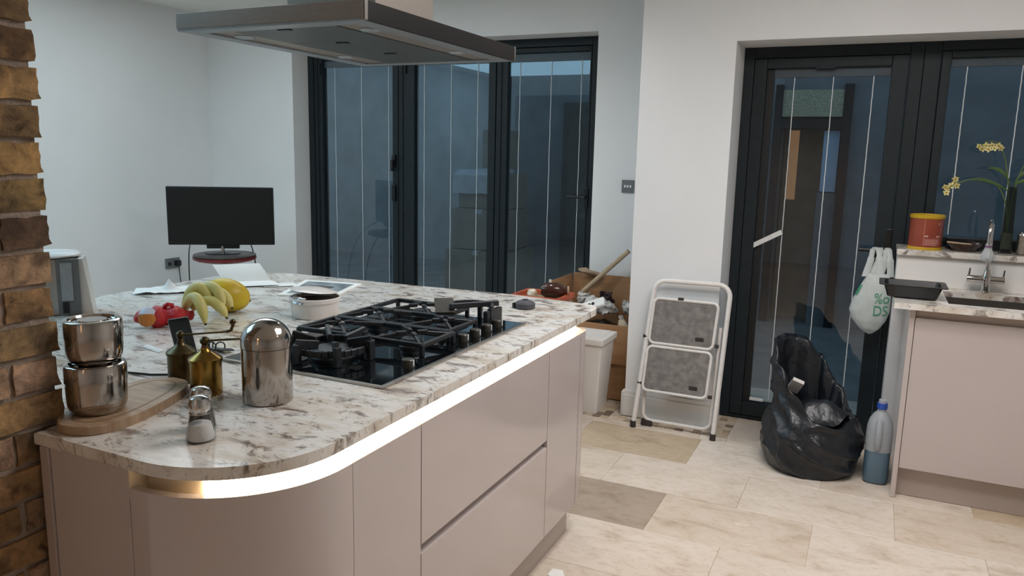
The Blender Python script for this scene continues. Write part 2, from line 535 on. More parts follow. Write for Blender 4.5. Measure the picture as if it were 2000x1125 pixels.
def inst(src, name, loc, parent, rot=None, scale=None):
    c = src.copy()
    c.name = name
    COL.objects.link(c)
    c.parent = parent
    c.location = Vector(loc) - (acc(parent) if parent is not None else Vector((0, 0, 0)))
    if rot: c.rotation_euler = rot
    if scale: c.scale = scale
    return c

def copy_tree(o, parent=None):
    c = o.copy()
    COL.objects.link(c)
    if parent is not None: c.parent = parent
    for ch in list(o.children): copy_tree(ch, c)
    return c

def rrect(cx, cy, w, h, r, n=6):
    out = []
    for sx, sy, a0 in ((1, 1, 0), (-1, 1, 90), (-1, -1, 180), (1, -1, 270)):
        for k in range(n + 1):
            a = math.radians(a0 + 90 * k / n)
            out.append((cx + sx * (w / 2 - r) + r * math.cos(a), cy + sy * (h / 2 - r) + r * math.sin(a)))
    return out

# ================================================================== ROOM SHELL
CEIL = 2.66
YB = 5.08           # face of the wall with the folding doors
YP = 4.40           # face of the wall with the garden door
XL = -5.31

# floor: grout bed with travertine tiles
fl = MB().box(-5.4, 3.2, -3.2, 5.4, -0.06, -0.004).build('floor', 'grout')
tag(fl, 'cream travertine tiled floor with a mosaic border', kind='structure')

def rawbox(sx, sy, h, bev):
    return MB().box(-sx / 2, sx / 2, -sy / 2, sy / 2, -h, 0, bev, seg=1)
tile_src = {}
DARKT = ((-1.1, 3.2, 'tile_grey'), (-1.1, 4.0, 'tile_buff'), (0.85, 3.6, 'tile_buff'), (0.84, 4.0, 'tile_buff'))
def put_tile(x0, x1, y0, y1, mat='tile', nm='tile', j=0.002):
    if mat == 'tile':
        for (tx_, ty_, tm_) in DARKT:
            if x0 < tx_ < x1 and y0 < ty_ < y1: mat = tm_
    key = (round(x1 - x0, 3), round(y1 - y0, 3), mat)
    lift = random.uniform(-0.0008, 0.0006)
    loc = ((x0 + x1) / 2, (y0 + y1) / 2, lift)
    if key not in tile_src:
        o = rawbox(key[0] - j, key[1] - j, 0.012, 0.001).build(nm, mat, None)
        o.parent = fl
        o.location = loc
        tile_src[key] = o
    else:
        inst(tile_src[key], nm, loc, fl)
TL, TW = 0.645, 0.4
yy = -3.0
row = 0
rows_y = [3.8 - 0.4 * k for k in range(0, 17)]
for k, y0 in enumerate(rows_y):
    off = -0.12 if k % 2 == 0 else 0.2
    x = off - TL * 9
    while x < 3.1:
        x0, x1 = max(x, -5.3), min(x + TL, 3.1)
        if x1 - x0 > 0.05: put_tile(x0, x1, y0, y0 + TW)
        x += TL
# border strip, mosaic and the tiles by the door
x = -5.3
while x < -0.64:
    put_tile(x, min(x + TL, -0.635), 4.2, 4.272)
    x += TL
x = -0.635
while x < 1.3:
    put_tile(x, x + TL, 4.2, 4.66)
    x += TL
x = -5.3
while x < -1.72:
    put_tile(x, min(x + TL, -1.70), 4.285, 4.685)
    put_tile(x, min(x + TL, -1.70), 4.685, 5.08)
    x += TL
put_tile(-1.70, -1.29, 4.665, 5.08)
P = 0.0505
nx = int((1.70 - 0.635) / P)
for i in range(nx + 1):
    for k in range(8):
        x0, y0 = -1.70 + i * P, 4.272 + k * P
        if x0 + P > -1.305 and x0 < -0.757 and y0 + P > 4.381: continue
        if x0 + P > -0.63: continue
        put_tile(x0, x0 + P, y0, y0 + P, random.choice(('mosaic', 'mosaic', 'mosaic', 'mosaic_mid', 'mosaic_dark')), 'mosaic_tile', 0.005)
# pale mineral patches in the travertine
for (fx, fy, fs) in ((-0.62, 3.66, 0.05), (-0.69, 3.60, 0.032), (-0.40, 3.24, 0.045), (-0.32, 3.62, 0.04), (0.46, 3.33, 0.035), (0.40, 3.22, 0.03), (-0.36, 3.07, 0.03)):
    pts = []
    for k in range(12):
        a = 2 * PI * k / 12
        r = fs * (0.55 + 0.45 * abs(noise.noise(Vector((fx * 9 + math.cos(a), fy * 9 + math.sin(a), 0.3)))) * 2)
        pts.append((fx + r * math.cos(a), fy + 0.6 * r * math.sin(a)))
    MB().prism(pts, -0.004, 0.0012).build('stone_patch', 'fleck', fl)

MB().box(-5.4, 3.2, -3.2, 5.4, CEIL, CEIL + 0.1).build('ceiling', 'ceil')
tag(D.objects['ceiling'], 'plain off-white ceiling', kind='structure')

def wallobj(name, boxes, label, m='wall'):
    b = MB()
    for bx in boxes: b.box(*bx)
    return tag(b.build(name, m), label, kind='structure')
wallobj('wall_left', [(XL - 0.1, XL, -3.2, YB, 0, CEIL)], 'pale grey wall beside the television')
wallobj('wall_back', [
    (XL - 0.1, -4.39, YB, YB + 0.34, 0, CEIL),              # left of folding doors
    (-4.39, -1.78, YB, YB + 0.34, 2.376, CEIL),             # over folding doors
    (-1.78, -1.28, YB, YB + 0.34, 0, CEIL),                 # right of folding doors
    (-1.28, -0.757, YP, YB + 0.34, 0, CEIL),                # white pier
    (-0.757, 1.9, YP, 4.76, 2.18, CEIL),                    # over garden door
    (0.125, 1.9, 4.44, 4.76, 0, 1.09),                      # low wall under window
    (1.9, 3.2, YP, 4.76, 0, CEIL)], 'white walls around the dark glazed doors')
wallobj('wall_right', [(3.1, 3.2, -3.2, YP + 0.3, 0, CEIL)], 'plain white wall out of view')
wallobj('wall_front', [(-5.4, 3.2, -3.2, -3.1, 0, CEIL)], 'plain white wall behind the viewer')
b = MB()
def skirt(x0, x1, y0, y1):
    b.box(x0, x1, y0, y1, 0, 0.135, 0.002, seg=1)
    b.box(x0 + 0.006 * (x0 < -1.28), x1, y0 + 0.006, y1, 0.135, 0.16, 0.004)
skirt(-1.298, -0.757, 4.38, 4.40)
b.box(-1.298, -1.28, 4.38, YB, 0, 0.15, 0.004)
b.box(-4.37, XL, 5.06, YB, 0, 0.15, 0.004)
b.box(XL, XL + 0.018, -3.0, YB, 0, 0.15, 0.004)
tag(b.build('baseboard_back', 'skirt'), 'white skirting board round the wall bases', kind='structure')

# brick pier at the near left
bp_ = struct('brick_pillar', 'exposed old brick pillar at the near end of the island', (-1.82, 0.85, 0))
PX0, PX1, PY0, PY1 = -2.04, -1.60, 0.63, 1.07
MB().box(PX0 + 0.009, PX1 - 0.009, PY0 + 0.009, PY1 - 0.009, 0, CEIL).jitter(0.0025, 25).build('mortar', 'mortar', bp_)
brick_src = {}
def brick(cx, cy, cz, lx, ly):
    key = (lx > ly) + 2 * (random.randrange(5)) + 100 * (abs(lx - ly) < 0.01)
    key = (round(lx, 3), round(ly, 3), random.randrange(6))
    if key not in brick_src:
        b = MB().box(-lx / 2, lx / 2, -ly / 2, ly / 2, -0.0325, 0.0325)
        bmesh.ops.subdivide_edges(b.bm, edges=b.bm.edges[:], cuts=4, use_grid_fill=True)
        sd = Vector((key[2] * 7.3, lx * 50, ly * 31))
        for v in b.bm.verts:
            c = v.co
            ex = [abs(abs(c.x) - lx / 2) < 1e-5, abs(abs(c.y) - ly / 2) < 1e-5, abs(abs(c.z) - 0.0325) < 1e-5]
            k = 0.0018 + 0.0032 * (sum(ex) - 1)
            d = noise.noise_vector(c * 38 + sd) * k + noise.noise_vector(c * 95 + sd) * 0.0015
            if sum(ex) >= 2:
                for ax in range(3):
                    if ex[ax]: d[ax] -= math.copysign(0.0012, c[ax])
            v.co = c + d
        o = b.build('brick', 'brick', None, 60)
        o.parent = bp_
        brick_src[key] = o
        o.location = Vector((cx, cy, cz)) - bp_.location
        o.rotation_euler = (random.uniform(-.012, .012), random.uniform(-.012, .012), random.uniform(-.012, .012))
    else:
        inst(brick_src[key], 'brick', (cx, cy, cz), bp_, (random.uniform(-.012, .012), random.uniform(-.012, .012), random.uniform(-.012, .012)))
cxp, cyp = (PX0 + PX1) / 2, (PY0 + PY1) / 2
for k in range(34):
    z = 0.0595 + 0.0768 * k
    jx = random.uniform(-0.004, 0.004)
    L, Wd = 0.215, 0.1025
    if k % 2 == 0:
        for sx in (-1, 1):
            for sy in (-1, 1):
                brick(cxp + sx * (0.22 - Wd / 2) + jx * sx, cyp + sy * 0.1125 + random.uniform(-.003, .003), z, Wd, L)
        for sy in (-1, 1): brick(cxp, cyp + sy * (0.22 - Wd / 2), z, L, Wd)
    else:
        for sx in (-1, 1):
            for sy in (-1, 1):
                brick(cxp + sx * 0.1125 + random.uniform(-.003, .003), cyp + sy * (0.22 - Wd / 2) + random.uniform(-.006, .004), z, L, Wd)
        for sx in (-1, 1): brick(cxp + sx * (0.22 - Wd / 2) + jx, cyp, z, Wd, L)

# ------------------------------------------------------------------ folding doors
YF = 5.30
d1 = struct('door_1', 'dark grey three-leaf folding glass doors behind the island', (-3.1, YF, 0))
b = MB()
b.box(-4.39, -4.335, YF - 0.03, YF + 0.06, 0, 2.376, 0.004)
b.box(-1.885, -1.78, YF - 0.03, YF + 0.06, 0, 2.376, 0.004)
b.box(-4.335, -1.885, YF - 0.03, YF + 0.06, 2.318, 2.376, 0.004)
b.box(-4.335, -1.885, YF - 0.03, YF + 0.06, 0.0, 0.03, 0.003)
b.build('door_frame', 'anthracite', d1)
leaves = ((-4.332, -3.50, 0.085, 0.053), (-3.495, -2.636, 0.146, 0.06), (-2.63, -1.888, 0.093, 0.014))
leafx = ((-4.247, -3.553), (-3.349, -2.696), (-2.537, -1.902))
cords = ((-4.13, -3.864, -3.602), (-3.268, -3.027, -2.797), (-2.448, -2.2, -1.969))
for li, ((x0, x1, _, _), (g0, g1), cs) in enumerate(zip(leaves, leafx, cords)):
    zb, zt = 0.125, 2.278
    s = MB()
    s.box(x0, g0, YF - 0.025, YF + 0.045, 0.035, 2.314, 0.005)
    s.box(g1, x1, YF - 0.025, YF + 0.045, 0.035, 2.314, 0.005)
    s.box(g0, g1, YF - 0.025, YF + 0.045, zt, 2.314, 0.005)
    s.box(g0, g1, YF - 0.025, YF + 0.045, 0.035, zb, 0.005)
    # raised step on the wide stile
    s.box(x0 + 0.03, x0 + 0.045, YF - 0.034, YF - 0.02, 0.035, 2.314, 0.002)
    sash = s.build('door_leaf', 'anthracite', d1)
    MB().box(g0, g1, YF + 0.0, YF + 0.024, zb, zt).build('glass_pane', 'pane', sash)
    MB().box(g0 + 0.004, g1 - 0.004, YF + 0.004, YF + 0.018, 2.222, zt - 0.002, 0.002).build('raised_blind', 'slatgrey', sash)
    for cx in cs:
        pts = [(cx + 0.0012 * math.sin(k * 2.3), YF - 0.004, 2.222 - (2.222 - zb - 0.01) * k / 24) for k in range(25)]
        MB().tube(pts, 0.0024, 5).build('blind_cord', 'cord', sash)
    if li < 2:
        MB().box(x0 + 0.06, x0 + 0.078, YF - 0.045, YF - 0.02, 2.16, 2.26, 0.003).build('hinge', 'gasket', sash)
    if li == 0:
        h = MB()
        h.box(-3.548, -3.515, YF - 0.05, YF - 0.02, 1.43, 1.53, 0.006)
        h.box(-3.543, -3.518, YF - 0.075, YF - 0.05, 1.40, 1.49, 0.006)
        h.box(-3.548, -3.515, YF - 0.05, YF - 0.02, 1.16, 1.29, 0.006)
        h.build('door_handle', 'blackplastic', sash)
    if li == 2:
        h = MB()
        h.box(-1.905, -1.875, YF - 0.04, YF - 0.02, 1.18, 1.33, 0.005)
        h.cyl((-1.89, YF - 0.03, 1.262), (-1.89, YF - 0.075, 1.262), 0.009)
        h.cyl((-1.885, YF - 0.075, 1.262), (-2.02, YF - 0.075, 1.262), 0.0095)
        h.build('door_handle', 'blackplastic', sash)

# ------------------------------------------------------------------ garden door and kitchen window
YG = 4.68
d2 = struct('door_2', 'dark grey glazed garden door with integral blind cords', (-0.33, YG, 0))
b = MB()
b.box(-0.757, -0.70, YG, YG + 0.08, 0, 2.18, 0.004)
b.box(-0.70, 0.09, YG, YG + 0.08, 2.118, 2.18, 0.004)
b.box(-0.70, 0.09, YG, YG + 0.08, 0, 0.025, 0.004)
b.box(0.09, 0.155, YG, YG + 0.08, 0, 2.18, 0.004)
b.build('door_frame', 'anthracite', d2)
g0, g1, zb, zt = -0.627, 0.007, 0.109, 2.06
s = MB()
s.box(-0.697, g0, YG - 0.012, YG + 0.06, 0.028, 2.115, 0.005)
s.box(g1, 0.087, YG - 0.012, YG + 0.06, 0.028, 2.115, 0.005)
s.box(g0, g1, YG - 0.012, YG + 0.06, zt, 2.115, 0.005)
s.box(g0, g1, YG - 0.012, YG + 0.06, 0.028, zb, 0.005)
s.box(-0.37, -0.27, YG - 0.02, YG, 2.052, 2.066, 0.003)
sash = s.build('door_leaf', 'anthracite', d2)
MB().box(g0, g1, YG + 0.02, YG + 0.044, zb, zt).build('glass_pane', 'pane', sash)
MB().box(g0, g1, YG + 0.022, YG + 0.04, 2.012, zt, 0.002).build('raised_blind', 'slatgrey', sash)
bars = MB()
bars.box(g0, g0 + 0.04, YG + 0.012, YG + 0.05, zb, zt, 0.002)
bars.build('glazing_bead', 'gasket', sash)
for cx in (-0.478, -0.276, -0.075):
    pts = [(cx + 0.0007 * math.sin(k * 2.1), YG + 0.014, 2.012 - (2.012 - 0.135) * k / 70) for k in range(71)]
    MB().tube(pts, 0.0026, 5).build('blind_cord', 'cord', sash)
m = Matrix.Translation((-0.556, YG - 0.006, 1.103)) @ Matrix.Rotation(math.radians(-30), 4, 'Y')
MB().box(-0.09, 0.09, -0.004, 0.004, -0.014, 0.014, 0.002, m=m).build('loose_slat', 'slatwhite', sash)
MB().box(-0.585, -0.505, YG - 0.012, YG + 0.0, 0.125, 0.143, 0.002).build('bottom_rail', 'slatwhite', sash)
h = MB()
h.box(0.062, 0.092, YG - 0.022, YG - 0.01, 0.98, 1.20, 0.005)
h.cyl((0.077, YG - 0.015, 1.087), (0.077, YG - 0.065, 1.087), 0.011)
h.cyl((0.085, YG - 0.062, 1.087), (-0.065, YG - 0.062, 1.083), 0.011)
h.build('door_handle', 'blackplastic', sash)

w1 = struct('window_1', 'dark grey kitchen window over the sink', (0.9, YG, 1.1))
b = MB()
b.box(0.156, 0.235, YG, YG + 0.08, 1.12, 2.18, 0.004)
b.box(0.235, 1.9, YG, YG + 0.08, 2.13, 2.18, 0.004)
b.box(0.235, 1.9, YG, YG + 0.08, 1.115, 1.14, 0.004)
b.box(1.84, 1.9, YG, YG + 0.08, 1.14, 2.13, 0.004)
b.build('window_frame', 'anthracite', w1)
s = MB()
wg0, wg1, wz0, wz1 = 0.282, 1.78, 1.17, 2.093
s.box(0.238, wg0, YG - 0.008, YG + 0.06, 1.14, 2.128, 0.004)
s.box(wg1, 1.838, YG - 0.008, YG + 0.06, 1.14, 2.128, 0.004)
s.box(wg0, wg1, YG - 0.008, YG + 0.06, wz1, 2.128, 0.004)
s.box(wg0, wg1, YG - 0.008, YG + 0.06, 1.14, wz0, 0.004)
sash = s.build('window_sash', 'anthracite', w1)
MB().box(wg0, wg1, YG + 0.02, YG + 0.044, wz0, wz1).build('glass_pane', 'pane', sash)
MB().box(wg0, wg1, YG + 0.022, YG + 0.04, 2.05, wz1, 0.002).build('raised_blind', 'slatgrey', sash)
for k4, cx in enumerate((0.358, 0.600, 0.845, 1.09, 1.335, 1.58)):
    pts = [(cx + 0.0007 * math.sin(k * 2.1), YG + 0.014, 2.05 - (2.05 - 1.185) * k / 40) for k in range(41)]
    MB().tube(pts, 0.0026, 5).build('blind_cord', 'cord', sash)
# granite sill
sl = MB().box(0.118, 1.9, 4.405, YG + 0.01, 1.09, 1.12, 0.003).build('window_sill', 'granite', w1)
# upstand
MB().box(0.127, 1.9, 4.43, 4.44, 0.935, 1.09, 0.001).build('upstand', 'skirt', w1)

# ------------------------------------------------------------------ outside
g = MB().box(-9, 6, 5.45, 14, -0.12, -0.04).build('ground_outside', 'patio')
tag(g, 'blue-grey paved patio outside the glass doors', kind='structure')
MB().box(-9, 6, 4.77, 5.45, -0.12, -0.04).build('ground_step', 'patio', g)
pts = []
for k in range(61):
    x = -9 + 15 * k / 60
    t = abs(((x + 4.2 + 2.0) % 4.0) - 2.0)
    pts.append((x, 4.7 + 0.062 * t * t))  # top raised so the wall blocks bright sky from glass and hob
b = MB()
for y in (10.0, 10.15):
    pass
lo_f = [b.bm.verts.new((x, 10.0, -0.05)) for x, z in pts]
up_f = [b.bm.verts.new((x, 10.0, z)) for x, z in pts]
lo_b = [b.bm.verts.new((x, 10.18, -0.05)) for x, z in pts]
up_b = [b.bm.verts.new((x, 10.18, z)) for x, z in pts]
for k in range(60):
    b.bm.faces.new((lo_f[k], lo_f[k + 1], up_f[k + 1], up_f[k]))
    b.bm.faces.new((lo_b[k + 1], lo_b[k], up_b[k], up_b[k + 1]))
    b.bm.faces.new((up_f[k], up_f[k + 1], up_b[k + 1], up_b[k]))
tag(b.build('wall_garden', 'render'), 'pale rendered garden wall with a dipped top edge', kind='structure')

ob = thing('reflection_standin', 'low brown-grey stand-in outside for a doorway reflected in the garden door', 'building', (-0.5, 8.3, -0.04))  # added outside in place of a hallway door reflected in the glass
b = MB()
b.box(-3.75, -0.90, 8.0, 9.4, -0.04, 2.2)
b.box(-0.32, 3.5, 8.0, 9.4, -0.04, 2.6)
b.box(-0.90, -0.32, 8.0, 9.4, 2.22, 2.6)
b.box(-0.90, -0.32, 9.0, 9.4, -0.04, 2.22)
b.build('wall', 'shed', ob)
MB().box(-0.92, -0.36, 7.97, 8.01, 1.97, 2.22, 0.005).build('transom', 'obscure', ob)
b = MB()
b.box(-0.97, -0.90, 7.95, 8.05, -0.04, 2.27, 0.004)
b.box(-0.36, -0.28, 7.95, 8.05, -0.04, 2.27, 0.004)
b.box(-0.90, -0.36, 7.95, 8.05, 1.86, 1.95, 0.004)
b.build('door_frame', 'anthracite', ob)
MB().box(-0.89, -0.53, 8.3, 8.34, -0.04, 1.86).build('passage_panel', 'hall', ob)  # stands in for a lit passage reflected in the glass
MB().box(-0.51, -0.37, 8.02, 8.05, 1.27, 1.845, 0.002).build('window', 'reflectblue', ob)
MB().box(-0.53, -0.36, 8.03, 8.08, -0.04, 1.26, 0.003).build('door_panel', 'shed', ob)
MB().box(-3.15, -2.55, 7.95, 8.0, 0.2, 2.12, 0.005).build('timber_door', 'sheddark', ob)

def carton(name, lab, x0, x1, y0, y1, z0, h, rot=0):  # cartons set outside to match box shapes in the folding door glass
    cx, cy = (x0 + x1) / 2, (y0 + y1) / 2
    t = thing(name, lab, 'box', (cx, cy, z0), 'cartons piled on the patio')
    MB().box(x0, x1, y0, y1, z0 + 0.004, z0 + h - 0.004, 0.006).build('box_body', 'patiobox', t)
    b = MB()
    b.box(cx - 0.03, cx + 0.03, y0 - 0.002, y1 + 0.002, z0 + h - 0.05, z0 + h - 0.002, 0.001)
    b.build('tape', 'dustsheet', t)
    t.rotation_euler.z = rot
    return t
carton('carton', 'large brown carton at the bottom of the patio pile', -4.0, -3.3, 6.9, 7.6, -0.04, 0.62)
carton('carton', 'wide brown carton second from the bottom of the patio pile', -3.96, -3.34, 6.95, 7.55, 0.58, 0.42, 0.05)
carton('carton', 'squat brown carton under the pale sheet on the patio pile', -3.9, -3.36, 7.0, 7.5, 1.00, 0.36, -0.06)
carton('carton', 'small brown carton on top of the patio pile', -3.72, -3.42, 7.14, 7.45, 1.40, 0.40, 0.12)
b = MB()
rows = []
for i in range(10):
    r = []
    for j in range(14):
        x = -3.93 + 0.60 * j / 13
        y = 6.86 + 0.22 * i / 9
        z = 1.395 - 0.24 * max(0, (0.16 - 0.22 * i / 9) / 0.16) + 0.02 * noise.noise(Vector((x * 6, y * 6, 0)))
        y2 = y if z > 1.3 else 6.98 - 0.01
        r.append(Vector((x, y if i > 5 else 6.93 - 0.01 * (5 - i) / 5, z)))
    rows.append(r)
b.grid(rows)
tag(b.build('dust_sheet', 'dustsheet'), 'pale sheet draped over the patio carton pile', 'sheet')

# ================================================================== ISLAND
ZT, ZB = 0.935, 0.908
def arc(cx, cy, r, a0, a1, n):
    return [(cx + r * math.cos(math.radians(a0 + (a1 - a0) * k / n)), cy + r * math.sin(math.radians(a0 + (a1 - a0) * k / n))) for k in range(n + 1)]
out = [(-1.60, 1.0)]
out += arc(-1.27, 1.27, 0.27, 270, 360, 18)
out += arc(-1.09, 2.95, 0.09, 0, 80, 10)
out += [(-1.45, 3.075), (-1.95, 3.04)]
out += arc(-2.56, 2.70, 0.315, 92, 180, 14)
out += arc(-2.80, 2.15, 0.075, 180, 225, 5)
out += [(-2.70, 1.085), (-1.60, 1.085)]
wt = tag(MB().prism(out, ZB, ZT, 0.004).build('island_worktop', 'granite'), 'mottled cream granite worktop on the kitchen island', 'worktop')

def offs(d, start=None):
    r = 0.29 - d
    p = [(-1.315, 1.005 + d)] + arc(-1.29, 1.295, r, 270, 360, 18) + [(-1.0 - d, 1.323)]
    return p
def band(mb, po, pi, z0, z1):
    n = len(po)
    rows = []
    for (a, c) in zip(po, pi):
        rows.append([Vector((a[0], a[1], z0)), Vector((a[0], a[1], z1)), Vector((c[0], c[1], z1)), Vector((c[0], c[1], z0))])
    mb.grid(rows, closed_u=True, cap=True)
    return mb

DZ0, DZ1 = 0.153, 0.866
G = 0.0018
cu = thing('curved_base_cabinet', 'curved gloss corner cabinet at the near end of the island', 'cabinet', (-1.2, 1.25, 0.15))
po, pi_ = offs(0.0), offs(0.02)
band(MB(), po, pi_, DZ0, DZ1).build('door', 'cab', cu)
pc = offs(0.06)
MB().prism(pc + [(-1.55, 1.32), (-1.55, 1.065)], 0.15, 0.843).build('carcass', 'cabcarc', cu)

def unit(name, lab, y0, y1):
    t = thing(name, lab, 'cabinet', (-1.3, (y0 + y1) / 2, 0.15))
    MB().box(-1.58, -1.0525, y0 + 0.001, y1 - 0.001, 0.15, 0.843).build('carcass', 'cabcarc', t)
    return t
u = unit('base_cabinet', 'narrow gloss island cabinet next to the curved corner', 1.323, 1.612)
MB().box(-1.02, -1.0, 1.323 + G, 1.612 - G, DZ0, DZ1, 0.0012).build('door', 'cab', u)
u = unit('drawer_unit', 'wide two-drawer gloss cabinet under the hob', 1.612, 2.47)
MB().box(-1.02, -1.0, 1.612 + G, 2.47 - G, 0.533, DZ1, 0.0012).build('drawer_front', 'cab', u)
b = MB()
b.box(-1.02, -1.0, 1.612 + G, 2.47 - G, DZ0, 0.506, 0.0012)
d = b.build('drawer_front', 'cab', u)
MB().box(-1.0215, -1.018, 1.612 + G, 2.47 - G, 0.506, 0.533).build('finger_pull', 'plinth', d)
u = unit('base_cabinet', 'narrow gloss island cabinet right of the drawers', 2.47, 2.79)
MB().box(-1.02, -1.0, 2.47 + G, 2.79 - G, DZ0, DZ1, 0.0012).build('door', 'cab', u)
ee = thing('rounded_end_panel', 'rounded gloss end panel at the far end of the island', 'panel', (-1.1, 2.85, 0.1))
po = [(-1.0, 2.79 + G)] + arc(-1.08, 2.83, 0.08, 0, 90, 10) + [(-1.6, 2.91)]
pi_ = [(-1.02, 2.79 + G)] + arc(-1.08, 2.83, 0.06, 0, 90, 10) + [(-1.6, 2.89)]
band(MB(), po, pi_, DZ0, DZ1).build('panel', 'cab', ee)
MB().box(-1.58, -1.082, 2.792, 2.83, 0.15, 0.843).build('carcass', 'cabcarc', ee)
ep = thing('side_panel', 'gloss side panel between brick pillar and curved cabinet', 'panel', (-1.45, 1.02, 0))
MB().box(-1.556, -1.3175, 1.005, 1.025, 0.0, ZB, 0.0012).build('panel', 'cab', ep)
MB().box(-1.585, -1.558, 1.0, 1.05, 0.0, ZB, 0.002).build('filler_strip', 'plinth', ep)
pl = thing('plinth', 'recessed plinth board along the foot of the island', 'plinth', (-1.1, 2.0, 0))
r = 0.24
po = [(-1.315, 1.055)] + arc(-1.29, 1.295, r, 270, 360, 14) + [(-1.05, 2.83)] + arc(-1.08, 2.83, 0.03, 0, 90, 6) + [(-1.6, 2.86)]
pi_ = [(-1.315, 1.07)] + arc(-1.29, 1.295, r - 0.015, 270, 360, 14) + [(-1.065, 2.83)] + arc(-1.08, 2.83, 0.015, 0, 90, 6) + [(-1.6, 2.845)]
band(MB(), po, pi_, 0.001, 0.149).build('board', 'plinth', pl)
# back part of the island under the worktop
bk = thing('island_cabinet', 'plain gloss base panel set back under the breakfast bar', 'cabinet', (-1.8, 2.0, 0))
MB().box(-2.45, -1.60, 1.12, 2.84, 0.0, ZB - 0.001, 0.003).build('panel', 'cab', bk)
# channel with LED strip
ch = thing('led_channel', 'glowing light channel under the island worktop edge', 'light', (-1.05, 2.0, 0.86))
def cpath(dd):
    r = 0.29 - dd
    return [(-1.3152, 1.005 + dd)] + arc(-1.29, 1.295, r, 270, 360, 18) + [(-1.0 - dd, 2.83)] + arc(-1.08, 2.83, 0.08 - dd, 0, 90, 8)
band(MB(), cpath(0.045), cpath(0.05), 0.845, ZB - 0.0005).build('channel', 'channel', ch)
band(MB(), cpath(0.0203), cpath(0.0449), 0.845, 0.850).build('channel_floor', 'channel', ch)
MB().box(-1.3174, -1.3153, 1.006, 1.056, 0.845, ZB - 0.0005).build('end_cap', 'channel', ch)
def lpath(dd):
    r = 0.29 - dd
    return arc(-1.29, 1.295, r, 296, 360, 12) + [(-1.0 - dd, 2.83)] + arc(-1.08, 2.83, 0.08 - dd, 0, 70, 6)
band(MB(), lpath(0.040), lpath(0.0445), 0.8515, 0.893).build('led_strip', 'led', ch)

# ================================================================== COOKER HOOD
HX0, HX1, HY0, HY1, HZ0, HZ1 = -1.825, -1.182, 1.636, 2.515, 1.876, 1.919
hd = thing('cooker_hood', 'flat stainless steel cooker hood hanging over the hob', 'hood', ((HX0 + HX1) / 2, (HY0 + HY1) / 2, HZ0))
b = MB()
b.box(HX0, HX1 - 0.008, HY0, HY1, HZ0, HZ1, 0.002)
b.build('canopy', 'steel_hood', hd)
b = MB()
rim = 0.055
b.box(HX0 + 0.002, HX1 - 0.009, HY0 + 0.002, HY0 + rim, HZ0 - 0.006, HZ0 + 0.001, 0.001)
b.box(HX0 + 0.002, HX1 - 0.009, HY1 - rim, HY1 - 0.002, HZ0 - 0.006, HZ0 + 0.001, 0.001)
b.box(HX0 + 0.002, HX0 + rim, HY0 + rim, HY1 - rim, HZ0 - 0.006, HZ0 + 0.001, 0.001)
b.box(HX1 - rim - 0.008, HX1 - 0.009, HY0 + rim, HY1 - rim, HZ0 - 0.006, HZ0 + 0.001, 0.001)
b.build('underside_rim', 'hood_under', hd)
fa = MB().box(HX1 - 0.008, HX1, HY0 + 0.014, HY1 - 0.014, HZ0 - 0.005, HZ1, 0.001).build('glass_fascia', 'fascia', hd)
for y0 in (HY0, HY1 - 0.013):
    MB().box(HX1 - 0.008, HX1 + 0.001, y0, y0 + 0.013, HZ0 - 0.005, HZ1, 0.001).build('end_trim', 'steel', hd)
fy = HY0 + rim + 0.004
fw = (HY1 - HY0 - 2 * rim - 0.012) / 3
for k in range(3):
    y0 = fy + k * (fw + 0.002)
    f = MB().box(HX0 + rim + 0.09, HX1 - rim - 0.09, y0, y0 + fw, HZ0 - 0.003, HZ0 + 0.001, 0.001).build('grease_filter', 'filter', hd)
    MB().box(-1.525, -1.485, y0 + 0.012, y0 + 0.03, HZ0 - 0.006, HZ0 - 0.002, 0.001).build('filter_latch', 'blackmetal', f)
for (lx, ly) in ((HX1 - rim - 0.045, 1.80), (HX1 - rim - 0.045, 2.28), (HX0 + rim + 0.04, 1.80), (HX0 + rim + 0.04, 2.28)):
    MB().lathe([(0.0, 0.0), (0.024, 0.0), (0.030, 0.004), (0.030, 0.010)], (lx, ly, HZ0 - 0.006), 20).build('hood_lamp', 'hood_under', hd)
MB().box(-1.655, -1.335, 1.90, 2.215, HZ1, CEIL, 0.002).build('chimney', 'steel_hood', hd)

# ================================================================== GAS HOB
hb = thing('gas_hob', 'black glass gas hob with cast iron supports on the island', 'hob', (-1.41, 2.08, ZT))
X0, X1, Y0, Y1 = -1.70, -1.125, 1.625, 2.535
ZG = ZT + 0.007
MB().box(X0, X1 - 0.012, Y0 + 0.008, Y1, ZT, ZG, 0.002).build('glass_plate', 'blackglass', hb)
b = MB()
b.box(X1 - 0.012, X1, Y0, Y1, ZT, ZG + 0.001, 0.001)
b.box(X0, X1 - 0.012, Y0, Y0 + 0.008, ZT, ZG + 0.001, 0.001)
b.build('steel_trim', 'steel', hb)
def burner(cx, cy, r):
    q = MB().lathe([(0, 0), (r * 1.15, 0), (r * 1.15, 0.008), (r, 0.012), (r, 0.022), (0, 0.022)], (cx, cy, ZG), 28).build('burner', 'castiron', hb)
    MB().lathe([(0, 0.022), (r * 0.86, 0.022), (r * 0.9, 0.026), (r * 0.84, 0.031), (0, 0.033)], (cx, cy, ZG), 28).build('burner_cap', 'burner', q)
def bar(mb, p, q, w=0.012, h=0.015):
    p, q = Vector(p), Vector(q)
    d = q - p
    L = d.length
    m = Matrix.Translation((p + q) / 2) @ d.to_track_quat('X', 'Z').to_matrix().to_4x4()
    mb.box(-L / 2, L / 2, -w / 2, w / 2, -h / 2, h / 2, 0.002, m=m, seg=1)
